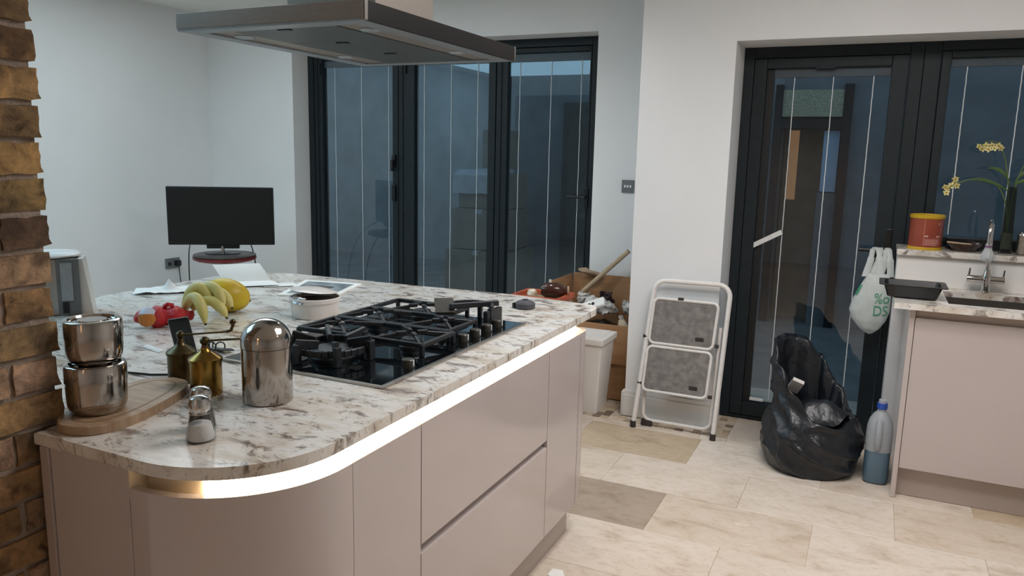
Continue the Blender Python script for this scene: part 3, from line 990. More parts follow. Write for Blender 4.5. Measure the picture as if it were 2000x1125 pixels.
def support(x0, x1, y0, y1, burners, zt=0.046):
    mb = MB()
    z = ZG + zt
    for (p, q) in (((x0, y0), (x1, y0)), ((x1, y0), (x1, y1)), ((x1, y1), (x0, y1)), ((x0, y1), (x0, y0))):
        bar(mb, (p[0], p[1], z - 0.012), (q[0], q[1], z - 0.012))
    for (x, y) in ((x0, y0), (x1, y0), (x1, y1), (x0, y1)):
        mb.box(x - 0.007, x + 0.007, y - 0.007, y + 0.007, ZG, z - 0.008, 0.002, seg=1)
    for (bx, by, r) in burners:
        for k in range(4):
            a = math.radians(45 + 90 * k)
            dx, dy = math.cos(a), math.sin(a)
            t = min(((x1 if dx > 0 else x0) - bx) / dx, ((y1 if dy > 0 else y0) - by) / dy)
            ex, ey = bx + dx * t, by + dy * t
            bar(mb, (ex, ey, z - 0.012), (bx + dx * r * 1.3, by + dy * r * 1.3, z - 0.002), 0.009, 0.014)
            bar(mb, (bx + dx * r * 1.4, by + dy * r * 1.4, z + 0.002), (bx + dx * r * 0.5, by + dy * r * 0.5, z + 0.002), 0.013, 0.014)
        ym = by
    return mb.build('pan_support', 'castiron', hb)
# near wok burner
burner(-1.43, 1.80, 0.062)
burner(-1.43, 1.80, 0.024)
mb = MB()
z = ZG
for k in range(32):
    a0, a1 = 2 * PI * k / 32, 2 * PI * (k + 1) / 32
    bar(mb, (-1.43 + 0.105 * math.cos(a0), 1.80 + 0.105 * math.sin(a0), z + 0.034), (-1.43 + 0.105 * math.cos(a1), 1.80 + 0.105 * math.sin(a1), z + 0.034), 0.012, 0.020)
for k in range(6):
    a = math.radians(15 + 60 * k)
    c, s_ = math.cos(a), math.sin(a)
    bar(mb, (-1.43 + 0.125 * c, 1.80 + 0.125 * s_, z + 0.062), (-1.43 + 0.05 * c, 1.80 + 0.05 * s_, z + 0.046), 0.013, 0.026)
    bar(mb, (-1.43 + 0.122 * c, 1.80 + 0.122 * s_, z + 0.06), (-1.43 + 0.122 * c, 1.80 + 0.122 * s_, z), 0.026, 0.014)
mb.build('wok_support', 'castiron', hb)
bs = ((-1.57, 2.02, 0.032), (-1.29, 2.02, 0.036))
for q in bs: burner(*q)
support(-1.67, -1.20, 1.935, 2.125, bs)
bs = ((-1.57, 2.235, 0.040), (-1.30, 2.235, 0.028))
for q in bs: burner(*q)
support(-1.67, -1.225, 2.14, 2.325, bs)
bs = ((-1.50, 2.42, 0.036),)
for q in bs: burner(*q)
support(-1.67, -1.36, 2.335, 2.515, bs)
# far plate rest, tilted up at one end
mb = MB()
for k in range(20):
    a0, a1 = PI * k / 20, PI * (k + 1) / 20
    bar(mb, (-1.30 + 0.08 * math.cos(a0), 2.43 + 0.075 * math.sin(a0), ZG + 0.062), (-1.30 + 0.08 * math.cos(a1), 2.43 + 0.075 * math.sin(a1), ZG + 0.062), 0.012, 0.02)
bar(mb, (-1.345, 2.355, ZG + 0.07), (-1.225, 2.505, ZG + 0.07), 0.016, 0.02)
for (x, y) in ((-1.38, 2.43), (-1.22, 2.43), (-1.30, 2.505)): mb.box(x - 0.008, x + 0.008, y - 0.008, y + 0.008, ZG, ZG + 0.062, 0.002)
mb.box(-1.235, -1.215, 2.40, 2.52, ZG, ZG + 0.055, 0.004)
mb.build('griddle_rest', 'castiron', hb)
mb = MB()
m = Matrix.Translation((-1.375, 2.37, ZG + 0.066)) @ Euler((math.radians(25), 0, math.radians(35))).to_matrix().to_4x4()
mb.box(-0.035, 0.035, -0.045, 0.045, -0.004, 0.004, 0.002, m=m)
mb.build('griddle_lip', 'knob', hb)
for (kx, ky) in ((-1.175, 1.82), (-1.19, 2.175), (-1.19, 2.26), (-1.19, 2.345), (-1.19, 2.43)):
    k = MB().lathe([(0, 0), (0.020, 0), (0.0185, 0.022), (0.0165, 0.024), (0, 0.024)], (kx, ky, ZG), 24).build('control_knob', 'knob', hb)
    MB().box(kx + 0.014, kx + 0.0195, ky - 0.003, ky + 0.003, ZG + 0.003, ZG + 0.023, 0.0005).build('knob_mark', 'slatwhite', k)

# ================================================================== THINGS ON THE ISLAND
# chopping board
bo = thing('chopping_board', 'oval wooden chopping board under the steel tins', 'board', (-1.565, 1.207, ZT))
ax = Vector((-0.30, 0.954)); px_ = Vector((0.954, 0.30))
def oval(hl, hw, n=48):
    o_ = []
    for k in range(n):
        a = 2 * PI * k / n
        ca, sa = math.cos(a), math.sin(a)
        e = 2.6
        u_ = math.copysign(abs(ca) ** (2 / e), ca) * hl
        v_ = math.copysign(abs(sa) ** (2 / e), sa) * hw
        q = ax * u_ + px_ * v_
        o_.append((-1.565 + q.x, 1.207 + q.y))
    return o_
MB().prism(oval(0.19, 0.088), ZT, ZT + 0.022, 0.005).build('board', 'wood', bo)
go, gi = oval(0.162, 0.064), oval(0.156, 0.058)
mb = MB()
rows = [[Vector((a[0], a[1], ZT + 0.0223)), Vector((c[0], c[1], ZT + 0.0223))] for a, c in zip(go, gi)]
mb.grid(rows, closed_v=True)
mb.build('groove', 'wooddark', bo)

def tin(lab, x, y, z, r, h, ring):
    t = thing('steel_tin', lab, 'tin', (x, y, z), 'stacked steel food tins')
    MB().lathe([(0, 0.003), (r * 0.80, 0.003), (r * 0.84, 0.0), (r * 0.91, 0.005), (r * 0.975, 0.017), (r, 0.034), (r, h - 0.030), (r * 0.97, h - 0.028), (0, h - 0.028)], (x, y, z), 48).build('body', 'polish', t)
    l = MB().lathe([(r * 1.004, h - 0.040), (r * 1.018, h - 0.040), (r * 1.018, h - 0.008), (r * 0.99, h - 0.002), (r * 0.93, h), (r * 0.84, h), (r * 0.80, h - 0.005), (r * 0.55, h - 0.006), (r * 0.50, h - 0.002), (0, h - 0.002)], (x, y, z), 48).build('lid', 'polish', t)
    return t
tin('lower and wider steel tin standing on the chopping board', -1.560, 1.126, ZT + 0.0225, 0.0635, 0.112, 1)
tin('upper steel tin with ringed lid stacked on another tin', -1.570, 1.134, ZT + 0.1350, 0.060, 0.097, 1)

# steel dome canister
t = thing('steel_canister', 'tall polished steel canister with a domed lid beside the hob', 'canister', (-1.325, 1.415, ZT))
MB().lathe([(0, 0), (0.058, 0), (0.0605, 0.003), (0.0605, 0.138), (0.058, 0.1385), (0, 0.1385)], (-1.325, 1.415, ZT), 56).build('body', 'polish', t)
prof = [(0.0612, 0.1395), (0.0612, 0.150)]
for k in range(1, 13):
    a = PI / 2 * k / 12
    prof.append((0.0612 * math.cos(a), 0.150 + 0.058 * math.sin(a)))
MB().lathe(prof, (-1.325, 1.415, ZT), 56).build('domed_lid', 'polish', t)

# brass grinders
def grinder(lab, x, y, r, h, body, hx, hy, knob):
    t = thing('brass_grinder', lab, 'grinder', (x, y, ZT), 'brass crank grinders')
    hb_ = h * 0.60
    MB().lathe([(0, 0), (r * 0.97, 0), (r, 0.003), (r, hb_), (r * 0.9, hb_ + .001), (0, hb_ + .001)], (x, y, ZT), 40).build('body', body, t)
    MB().lathe([(r * 0.9, hb_ + 0.001), (r * 1.07, hb_ + 0.001), (r * 1.07, hb_ + 0.008), (r * 0.95, hb_ + 0.012), (r * 0.45, hb_ + 0.024), (r * 0.30, hb_ + 0.029), (r * 0.24, hb_ + 0.036), (0, hb_ + 0.036)], (x, y, ZT), 40).build('lid', body, t)
    zc = hb_ + 0.036
    MB().lathe([(0, zc), (r * 0.24, zc), (r * 0.18, zc + 0.006), (r * 0.30, zc + 0.012), (r * 0.30, zc + 0.020), (r * 0.16, zc + 0.026), (0, zc + 0.028)], (x, y, ZT), 20).build('finial', 'brassdark', t)
    d = Vector((hx, hy, 0)).normalized()
    L = Vector((hx, hy, 0)).length
    p = Vector((x, y, ZT + zc + 0.016))
    a = MB()
    pts = [p + d * (L * k / 8) for k in range(8)]
    a.tube(pts, 0.0035, 8, flat=0.8)
    c = a.build('crank_arm', 'brassdark', t)
    e = p + d * L
    if knob:
        a = MB().tube([p + d * (L * 7 / 8), p + d * (L * 0.96) + Vector((0, 0, 0.003)), e + Vector((0, 0, 0.016)), e + Vector((0, 0, 0.022))], 0.0045, 8)
        a.ball(e + Vector((0, 0, 0.026)), 0.0085, seg=12)
        a.build('crank_knob', 'brassdark', c)
grinder('darker brass grinder standing behind the brighter one', -1.628, 1.424, 0.0355, 0.125, MT['brassdark'], 0.085, 0.10, True)
grinder('brighter brass grinder next to the steel dome canister', -1.494, 1.380, 0.0385, 0.142, MT['brass'], 0.10, 0.10, False)

# salt and pepper
def shaker(lab, x, y, fill, fh):
    t = thing('glass_shaker', lab, 'shaker', (x, y, ZT), 'salt and pepper shakers')
    MB().lathe([(0, 0.002), (0.030, 0), (0.032, 0.004), (0.029, 0.022), (0.0215, 0.058), (0.0195, 0.066), (0, 0.066)], (x, y, ZT), 32).build('glass_body', 'clearglass', t)
    MB().lathe([(0, 0.004), (0.027, 0.004), (0.028, 0.008), (0.0262, fh * 0.55), (0.022, fh), (0, fh + 0.004)], (x, y, ZT), 28).build('filling', fill, t)
    MB().lathe([(0.0205, 0.060), (0.0218, 0.062), (0.0205, 0.066), (0.0225, 0.070), (0.0225, 0.083), (0.019, 0.094), (0.009, 0.099), (0, 0.0995)], (x, y, ZT), 32).build('steel_cap', 'chrome', t)
shaker('glass shaker of white salt at the near worktop edge', -1.258, 1.140, 'salt', 0.038)
shaker('glass pepper shaker half hidden behind the salt', -1.305, 1.188, 'pepper', 0.046)

# phone leaning behind the grinder
t = thing('smartphone', 'black smartphone leaning upright behind the darker grinder', 'phone', (-1.80, 1.56, ZT))
m = Matrix.Translation((-1.79, 1.575, ZT + 0.0665)) @ Euler((0, 0, math.radians(40))).to_matrix().to_4x4() @ Euler((math.radians(14), math.radians(-8), 0)).to_matrix().to_4x4()
MB().box(-0.028, 0.028, -0.006, 0.006, -0.066, 0.066, 0.004, m=m, seg=3).build('case', 'blackplastic', t)
MB().box(-0.025, 0.025, -0.0068, -0.0058, -0.062, 0.062, 0.001, m=m).build('screen', 'screen', t)
MB().box(-0.0292, -0.0276, -0.002, 0.002, -0.060, 0.060, 0.0005, m=m).build('edge_trim', 'chrome', t)

# keys
t = thing('key_bunch', 'bunch of dark keys lying behind the brass grinders', 'keys', (-1.80, 1.69, ZT))
mb = MB()
for k, (dx, dy, a) in enumerate(((0, 0, 0.2), (0.022, 0.012, 1.0), (-0.02, 0.016, 2.0))):
    c = Vector((-1.80 + dx, 1.69 + dy, ZT + 0.016))
    mb.tube([c + Vector((0.014 * math.cos(q) * math.cos(a), 0.014 * math.cos(q) * math.sin(a), 0.014 * math.sin(q))) for q in [2 * PI * i / 16 for i in range(16)]], 0.0022, 6, closed=True)
mb.build('ring', 'blackmetal', t)
for k in range(3):
    m = Matrix.Translation((-1.79 + 0.022 * k, 1.705 - 0.006 * k, ZT + 0.006 + 0.003 * k)) @ Euler((0.15, 0.1 * k, 0.7 * k)).to_matrix().to_4x4()
    MB().box(-0.026, 0.026, -0.008, 0.008, -0.002, 0.002, 0.001, m=m).build('key', 'blackmetal', t)

# red net of fruit
RR = Vector((0.68, 0.73, 0)); TT = Vector((0.73, -0.68, 0))
t = thing('fruit_net', 'red net bag of fruit with a white and orange label', 'fruit bag', (-2.19, 1.87, ZT))
base = Vector((-2.20, 1.862, ZT))
mb = MB()
rows = []
n = 36
for i in range(n + 1):
    s_ = -0.098 + 0.196 * i / n
    u_ = i / n
    env = max(0.02, math.sin(PI * min(1, max(0, u_))) ** 0.45)
    rr = 0.034 * env * (1 + 0.18 * math.sin(u_ * PI * 6.2 + 0.6))
    r_ = []
    for k in range(20):
        a = 2 * PI * k / 20
        p = base + RR * s_ + TT * (rr * 1.15 * math.cos(a)) + Vector((0, 0, 0.034 + rr * math.sin(a)))
        p += noise.noise_vector(p * 40) * 0.005
        p.z = max(p.z, ZT + 0.0005)
        r_.append(p)
    rows.append(r_)
mb.grid(rows, closed_u=True, cap=True)
mb.build('net', 'red', t)
mb = MB().tube([base + RR * 0.0 + TT * -0.01 + Vector((0, 0, 0.066)), base + RR * 0.012 + Vector((0, 0, 0.078)), base + RR * 0.03 + Vector((0, 0, 0.072))], 0.008, 8)
mb.jitter(0.004, 90)
mb.build('net_knot', 'red', t)
lc = base - RR * 0.052 + TT * 0.028 + Vector((0, 0, 0.04))
LN = (TT * 0.9 - RR * 0.25 + Vector((0, 0, 0.35))).normalized()
LX = Vector((-LN.y, LN.x, 0)).normalized(); LY = LN.cross(LX) * -1
if LY.z < 0: LY = -LY
def labpatch(v0, v1, name, m):
    mb = MB()
    rows = []
    for i in range(9):
        v = v0 + (v1 - v0) * i / 8
        w = math.sqrt(max(0.0, 1 - v * v))
        rows.append([lc + LX * (0.031 * w * (j / 8 * 2 - 1)) + LY * (0.035 * v) + LN * (0.016 - 0.012 * ((w * (j / 8 * 2 - 1)) ** 2 + v * v)) for j in range(9)])
    mb.grid(rows)
    mb.build(name, m, t)
labpatch(-1, 0.25, 'orange_label', 'labelorange')
labpatch(0.25, 1, 'white_label', 'labelwhite')

# bananas
t = thing('banana_bunch', 'bunch of pale yellow bananas in front of the melon', 'bananas', (-2.13, 1.97, ZT))
bc = Vector((-2.122, 1.995, ZT))
crown = bc - RR * 0.090 - TT * 0.012 + Vector((0, 0, 0.040))
def banana(tip, peak, r, start=None):
    p0 = crown if start is None else bc + RR * start[0] + TT * start[1] + Vector((0, 0, start[2]))
    p2 = bc + RR * tip[0] + TT * tip[1] + Vector((0, 0, tip[2]))
    p1 = bc + RR * peak[0] + TT * peak[1] + Vector((0, 0, peak[2]))
    pts, rad = [], []
    for i in range(19):
        u_ = i / 18
        pts.append(p0 * (1 - u_) ** 2 + p1 * 2 * u_ * (1 - u_) + p2 * u_ ** 2)
        e = min(1, (u_ + 0.06) / 0.30, (1 - u_) / 0.20)
        rad.append(0.005 + (r - 0.005) * max(0.0, e) ** 0.6)
    o = MB().tube(pts, r, 10, radii=rad).build('banana', 'banana', t, 50)
    d = (pts[-1] - pts[-2]).normalized()
    MB().cyl(pts[-1] - d * 0.004, pts[-1] + d * 0.006, 0.0055, 0.004, 10).build('tip', 'bananatip', o)
banana((0.018, 0.030, 0.050), (-0.045, -0.02, 0.205), 0.0200)
banana((-0.020, 0.085, 0.012), (-0.040, 0.03, 0.165), 0.0195)
banana((0.045, 0.055, 0.068), (0.010, -0.01, 0.185), 0.0185, (-0.05, -0.03, 0.075))
banana((0.050, 0.072, 0.028), (0.010, 0.03, 0.125), 0.0190, (-0.06, 0.0, 0.05))
banana((0.070, 0.035, 0.055), (0.040, 0.0, 0.15), 0.0175, (-0.03, -0.035, 0.07))
MB().tube([crown + RR * 0.004 + Vector((0, 0, 0.004)), crown - RR * 0.014 - Vector((0, 0, 0.016))], 0.011, 10, radii=[0.013, 0.008]).build('crown_stem', 'bananatip', t)

t = thing('melon', 'yellow oval melon lying behind the bananas', 'melon', (-2.19, 2.14, ZT))
m = Euler((0, math.radians(18), math.radians(47))).to_matrix().to_4x4()
mb = MB()
mb.ball((-2.20, 2.15, ZT + 0.0655), 0.086, 0.062, 0.062, 32, m)
for v in mb.bm.verts:
    v.co.z = max(v.co.z, ZT)
mb.build('fruit', 'melon', t)
mm = m @ Vector((0.085, 0, 0))
MB().ball(Vector((-2.20, 2.15, ZT + 0.0655)) + mm, 0.005, seg=10).build('stalk_scar', 'bananatip', t)

# crumpled napkin and folded letter
mb = MB()
rows = []
for i in range(15):
    r_ = []
    for j in range(15):
        x = -0.12 + 0.24 * i / 14
        y = -0.085 + 0.17 * j / 14
        d = math.hypot(x / 0.12, y / 0.085)
        z = 0.006 + 0.012 * max(0, 1 - d) + 0.010 * abs(noise.noise(Vector((x * 25, y * 25, 1.3)))) + 0.045 * math.exp(-((x - 0.02) ** 2 + (y - 0.02) ** 2) / 0.0003)
        r_.append(Vector((-2.74 + x * 0.68 + y * 0.6, 2.33 + x * 0.73 - y * 0.6, ZT + z)))
    rows.append(r_)
mb.grid(rows)
tag(mb.build('paper_napkin', 'paper'), 'crumpled white paper napkin at the far worktop edge', 'napkin')
t = thing('folded_letter', 'white folded letter standing half open behind the melon', 'paper', (-2.6, 2.7, ZT))
def sheet(p, ux, uy, nx_=8, ny_=8, curl=0.0):
    rows = []
    n_ = ux.cross(uy).normalized()
    for i in range(nx_ + 1):
        rows.append([p + ux * (i / nx_) + uy * (j / ny_) + n_ * curl * math.sin(PI * j / ny_) for j in range(ny_ + 1)])
    return rows
p = Vector((-2.70, 2.62, ZT + 0.004))
mb = MB(); mb.grid(sheet(p, RR * 0.21, -TT * 0.06 - RR * 0.045 + Vector((0, 0, 0.075)), curl=0.006))
mb.build('upright_leaf', 'paper', t)
mb = MB(); mb.grid(sheet(p, RR * 0.21, TT * 0.15 + RR * 0.03 + Vector((0, 0, 0.002)), curl=-0.004))
mb.build('flat_leaf', 'paper', t)
mb = MB(); mb.grid(sheet(Vector((-2.55, 2.66, ZT + 0.003)), RR * 0.17, TT * 0.09 + RR * 0.04, curl=0.003))
tag(mb.build('paper_sheet', 'paper'), 'loose white sheet beside the folded letter', 'paper')
mb = MB(); mb.grid(sheet(Vector((-2.02, 1.62, ZT + 0.002)), Vector((0.10, -0.025, 0)), Vector((0.010, 0.013, 0.006)), curl=0.001))
tag(mb.build('paper_slip', 'paper'), 'thin white paper slip lying in front of the fruit net', 'paper')

# magazine
t = thing('magazine', 'open printed magazine lying behind the white dish', 'magazine', (-2.25, 2.75, ZT))
q = [Vector((-2.27, 2.50)), Vector((-2.43, 2.87)), Vector((-2.14, 2.92)), Vector((-2.05, 2.62))]
MB().prism([tuple(v) for v in q], ZT, ZT + 0.006, 0.001).build('pages', 'paper', t)
c = sum(q, Vector((0, 0))) / 4
MB().prism([tuple(c + (v - c) * 0.8) for v in q], ZT + 0.0062, ZT + 0.0068).build('cover_picture', 'print', t)
MB().prism([tuple(c + (v - c) * Vector((0.42, 0.42)).x + Vector((0.0, -0.03))) for v in q], ZT + 0.0070, ZT + 0.0074).build('photo_patch', 'tabdark', t)

# white dish with foil and saucer
t = thing('ramekin', 'round white ceramic dish covered with foil behind the hob', 'dish', (-1.875, 2.265, ZT))
c = (-1.875, 2.265, ZT)
MB().lathe([(0, 0.004), (0.080, 0.004), (0.083, 0), (0.086, 0.004), (0.090, 0.05), (0.091, 0.056), (0.095, 0.060), (0.095, 0.073), (0.092, 0.076), (0.088, 0.074), (0.085, 0.060), (0, 0.058)], c, 48).build('bowl', 'ceramic', t)
MB().lathe([(0, 0.062), (0.083, 0.062), (0.083, 0.060), (0, 0.058)], c, 32).build('filling', 'pudding', t)
mb = MB()
rows = []
for i in range(7):
    r_ = []
    for j in range(25):
        a = math.radians(120 + 165 * j / 24)
        rr = 0.074 + 0.024 * i / 6
        z = 0.076 + 0.006 * math.sin(3.1 * a) - 0.010 * (i > 4) * (i - 4) + 0.004 * noise.noise(Vector((a * 5, i * 0.7, 0)))
        r_.append(Vector((c[0] + rr * math.cos(a), c[1] + rr * math.sin(a), c[2] + z)))
    rows.append(r_)
mb.grid(rows)
mb.build('foil_edge', 'foil', t)
t2 = thing('saucer', 'white lid plate resting askew on the foil-covered dish', 'plate', (-1.885, 2.28, ZT + 0.082))
m = Euler((math.radians(-5), math.radians(3), 0)).to_matrix().to_4x4()
MB().lathe([(0, 0.0), (0.045, 0.0), (0.088, 0.006), (0.090, 0.008), (0.085, 0.010), (0.045, 0.018), (0.012, 0.022), (0, 0.022)], (-1.90, 2.29, ZT + 0.084), 40, m=m).build('plate', 'ceramic', t2)

t = thing('tape_measure', 'small round dark grey gadget at the far worktop corner', 'gadget', (-1.255, 2.815, ZT))
MB().lathe([(0, 0), (0.038, 0), (0.041, 0.004), (0.041, 0.022), (0.036, 0.028), (0.022, 0.033), (0.018, 0.035), (0, 0.035)], (-1.255, 2.815, ZT), 14).build('case', 'puck', t)
MB().lathe([(0, 0.035), (0.012, 0.035), (0.011, 0.0375), (0, 0.038)], (-1.255, 2.815, ZT), 14).build('button', 'blackplastic', t)
MB().box(-1.302, -1.290, 2.79, 2.815, ZT + 0.002, ZT + 0.022, 0.002).build('end_tab', 'blackplastic', t)

# coffee maker behind the pillar
t = thing('coffee_maker', 'grey appliance with pale top half hidden behind the brick pillar', 'appliance', (-2.62, 1.87, ZT))
ca = Vector((-2.73, 1.83, 0))
def appo(lx, ly): return [(ca.x + RR.x * a + TT.x * c_, ca.y + RR.y * a + TT.y * c_) for a, c_ in ((-lx, -ly), (lx, -ly), (lx, ly), (-lx, ly))]
MB().lathe([(0, 0), (0.085, 0), (0.088, 0.004), (0.088, 0.205), (0.080, 0.210), (0, 0.210)], (ca.x, ca.y, ZT), 36).build('body', 'steel', t)
MB().lathe([(0, 0.211), (0.094, 0.211), (0.096, 0.217), (0.085, 0.225), (0, 0.228)], (ca.x, ca.y, ZT), 36).build('lid', 'whiteplastic', t)
pc_ = ca + RR * 0.060 + TT * 0.085
mb = MB()
mb.prism([(pc_.x + RR.x * a + TT.x * c_, pc_.y + RR.y * a + TT.y * c_) for a, c_ in ((-0.036, -0.006), (0.036, -0.006), (0.036, 0.006), (-0.036, 0.006))], ZT, ZT + 0.208, 0.002)
mb.build('front_panel', 'switch', t)
pc_ = pc_ + TT * 0.008 - RR * 0.004
mb = MB()
mb.prism([(pc_.x + RR.x * a + TT.x * c_, pc_.y + RR.y * a + TT.y * c_) for a, c_ in ((-0.020, -0.003), (0.018, -0.003), (0.018, 0.003), (-0.020, 0.003))], ZT + 0.055, ZT + 0.195, 0.001)
mb.build('recess', 'hood_under', t)
mb = MB()
mb.prism([(pc_.x + RR.x * a + TT.x * c_, pc_.y + RR.y * a + TT.y * c_) for a, c_ in ((-0.018, -0.004), (0.002, -0.004), (0.002, 0.004), (-0.018, 0.004))], ZT + 0.01, ZT + 0.05, 0.001)
mb.build('spout', 'blackplastic', t)
# white sloping jug side
mb = MB()
jb = ca + RR * 0.108 + TT * 0.02
rows = []
for (dx, z) in ((0.034, 0.0), (0.022, 0.10), (0.008, 0.205)):
    rows.append([Vector((jb.x + RR.x * a + TT.x * c_, jb.y + RR.y * a + TT.y * c_, ZT + z)) for a, c_ in ((-0.02, -0.05), (dx - 0.01, -0.05), (dx - 0.01, 0.05), (-0.02, 0.05))])
mb.grid(rows, closed_u=True, cap=True)
mb.build('water_tank', 'whiteplastic', t)
cab = [(-2.55, 1.80), (-2.35, 1.62), (-2.1, 1.52), (-1.95, 1.44), (-1.83, 1.40), (-1.74, 1.42), (-1.69, 1.45), (-1.66, 1.50), (-1.70, 1.56)]
tag(MB().tube([(x, y, ZT + 0.0035) for x, y in cab], 0.003, 6).build('power_cable', 'blackplastic'), 'thin black cable lying on the worktop behind the tins', 'cable')

# ================================================================== TELEVISION CORNER
d_sight = Vector((-0.70, 0.714, 0)).normalized()
tvp = Vector((-4.334, 4.21, 1.06))
ang = math.atan2(-d_sight.x, d_sight.y)
tv = thing('television', 'flat black television on the small red table in the corner', 'television', (0, 0, 0))
w2, h2 = 0.372, 0.212
MB().box(-w2, w2, -0.012, 0.022, -h2, h2, 0.006).build('casing', 'blackplastic', tv)
MB().box(-w2 + 0.012, w2 - 0.012, -0.0145, -0.011, -h2 + 0.018, h2 - 0.012, 0.001).build('screen', 'screen', tv)
MB().box(-0.11, 0.12, -0.004, 0.03, -h2 - 0.028, -h2 + 0.01, 0.004).build('lower_panel', 'blackplastic', tv)
MB().lathe([(0, 0), (0.014, 0), (0.014, 0.05), (0, 0.05)], (0, 0.008, -h2 - 0.06), 16).build('neck', 'chrome', tv)
MB().lathe([(0, 0), (0.125, 0), (0.125, 0.006), (0.03, 0.014), (0, 0.016)], (0, 0.01, -h2 - 0.068), 36, sy=0.6).build('foot', 'blackplastic', tv)
tv.location = tvp
tv.rotation_euler.z = ang + math.radians(-9)
tz = tvp.z - h2 - 0.068
tb = thing('pedestal_table', 'small round red table on a black post under the television', 'table', (tvp.x, tvp.y, 0))
MB().lathe([(0, tz - 0.016), (0.215, tz - 0.016), (0.22, tz - 0.010), (0.22, tz - 0.003), (0.215, tz), (0, tz)], (tvp.x + .01, tvp.y + .01, 0), 48).build('tabletop', 'tabdark', tb)
MB().lathe([(0, tz - 0.068), (0.05, tz - 0.068), (0.13, tz - 0.06), (0.20, tz - 0.045), (0.223, tz - 0.034), (0.223, tz - 0.017), (0, tz - 0.017)], (tvp.x + .01, tvp.y + .01, 0), 48).build('apron', 'tabred', tb)
MB().lathe([(0, 0.03), (0.020, 0.03), (0.020, tz - 0.12), (0.028, tz - 0.09), (0.045, tz - 0.0685), (0, tz - 0.0685)], (tvp.x + .01, tvp.y + .01, 0), 24).build('post', 'blackmetal', tb)
MB().lathe([(0, 0), (0.17, 0), (0.17, 0.008), (0.05, 0.025), (0.02, 0.03), (0, 0.03)], (tvp.x + .01, tvp.y + .01, 0), 36).build('base', 'blackmetal', tb)
sk = thing('wall_socket', 'grey double wall socket with a black plug left of the television', 'socket', (XL, 4.56, 0.60))
sy_ = 4.60
MB().box(XL, XL + 0.010, sy_ - 0.073, sy_ + 0.073, 0.545, 0.631, 0.003).build('plate', 'switch', sk)
MB().box(XL + 0.010, XL + 0.045, sy_ + 0.012, sy_ + 0.060, 0.562, 0.612, 0.008).build('plug', 'blackplastic', sk)
MB().box(XL + 0.010, XL + 0.0125, sy_ - 0.05, sy_ - 0.02, 0.57, 0.60, 0.001).build('outlet', 'blackplastic', sk)
MB().tube([(XL + 0.035, sy_ + 0.036, 0.562), (XL + 0.035, sy_ + 0.045, 0.45), (XL + 0.045, sy_ + 0.06, 0.30), (XL + 0.04, sy_ + 0.05, 0.02)], 0.004, 6).build('flex', 'blackplastic', sk)
tvR = Vector((math.cos(tv.rotation_euler.z), math.sin(tv.rotation_euler.z), 0))
for lab, s0, s1, s2 in (('black cable hanging from the left half of the television', -0.225, -0.26, -0.245), ('black cable hanging from the right half of the television', 0.20, 0.225, 0.255)):
    p0 = tvp + tvR * s0 + Vector((0, 0, -h2)) + d_sight * 0.05
    p1 = tvp + tvR * s1 * 1.05 + Vector((0, 0, -h2 - 0.10)) + d_sight * 0.31
    p2 = tvp + tvR * s2 * 1.05 + Vector((0, 0, -h2 - 0.45)) + d_sight * 0.35
    p3 = Vector((p2.x, p2.y, 0.01))
    pts = []
    for i in range(21):
        u_ = i / 20
        pts.append(p0 * (1 - u_) ** 3 + p1 * 3 * u_ * (1 - u_) ** 2 + p2 * 3 * u_ * u_ * (1 - u_) + p3 * u_ ** 3)
    tag(MB().tube(pts, 0.0045, 6).build('television_cable', 'blackplastic'), lab, 'cable', 'cables behind the television')

# light switch
t = thing('light_switch', 'grey three-button light switch beside the folding doors', 'switch', (-1.527, YB, 1.358))
MB().box(-1.570, -1.484, YB - 0.009, YB, 1.315, 1.401, 0.003).build('plate', 'switch', t)
for k in range(3):
    MB().box(-1.552 + 0.019 * k, -1.538 + 0.019 * k, YB - 0.014, YB - 0.009, 1.349, 1.367, 0.002).build('button', 'slatwhite', t)

# ================================================================== ALCOVE: BOX, BIN, STICK
BX0, BX1, BY0, BY1, BZ = -1.875, -1.302, 4.63, 5.03, 0.495
t = thing('cardboard_box', 'large open cardboard box of packaging behind the white bin', 'box', (-1.59, 4.83, 0))
th = 0.006
b = MB()
b.box(BX0, BX1, BY0, BY0 + th, 0.0, BZ, 0.001)
b.box(BX0, BX1, BY1 - th, BY1, 0.0, BZ, 0.001)
b.box(BX0, BX0 + th, BY0, BY1, 0.0, BZ, 0.001)
b.box(BX1 - th, BX1, BY0, BY1, 0.0, BZ, 0.001)
b.box(BX0, BX1, BY0, BY1, 0.0, th)
b.build('carton', 'cardboard', t)
def flap(p, ux, uy):
    p, ux, uy = Vector(p), Vector(ux), Vector(uy)
    n_ = ux.cross(uy).normalized() * 0.005
    mb = MB()
    mb.grid([[p, p + ux, p + ux + n_, p + n_], [p + uy, p + uy + ux, p + uy + ux + n_, p + uy + n_]], closed_u=True, cap=True)
    mb.build('flap', 'cardboard', t)
flap((BX0, BY1 - 0.004, BZ), (BX1 - BX0, 0, 0), (0, 0.008, 0.255))
flap((BX0, BY0, BZ), (0, BY1 - BY0, 0), (-0.016, 0, 0.245))
flap((BX0, BY0 - 0.001, BZ), (BX1 - BX0, 0, 0), (0, -0.03, -0.245))
tn = MB()
rows = []
for i in range(13):
    z = BZ - 0.02 + 0.275 * i / 12
    x = BX0 - 0.018 * i / 12
    yv = BY0 + 0.006 * noise.noise(Vector((0, 0, z * 30)))
    rows.append([Vector((x - 0.004, yv - 0.004, z)), Vector((x + 0.012, yv - 0.004, z)), Vector((x + 0.012, yv + 0.006, z)), Vector((x - 0.004, yv + 0.006, z))])
tn.grid(rows, closed_u=True, cap=True)
tn.build('torn_edge', 'cardraw', t)

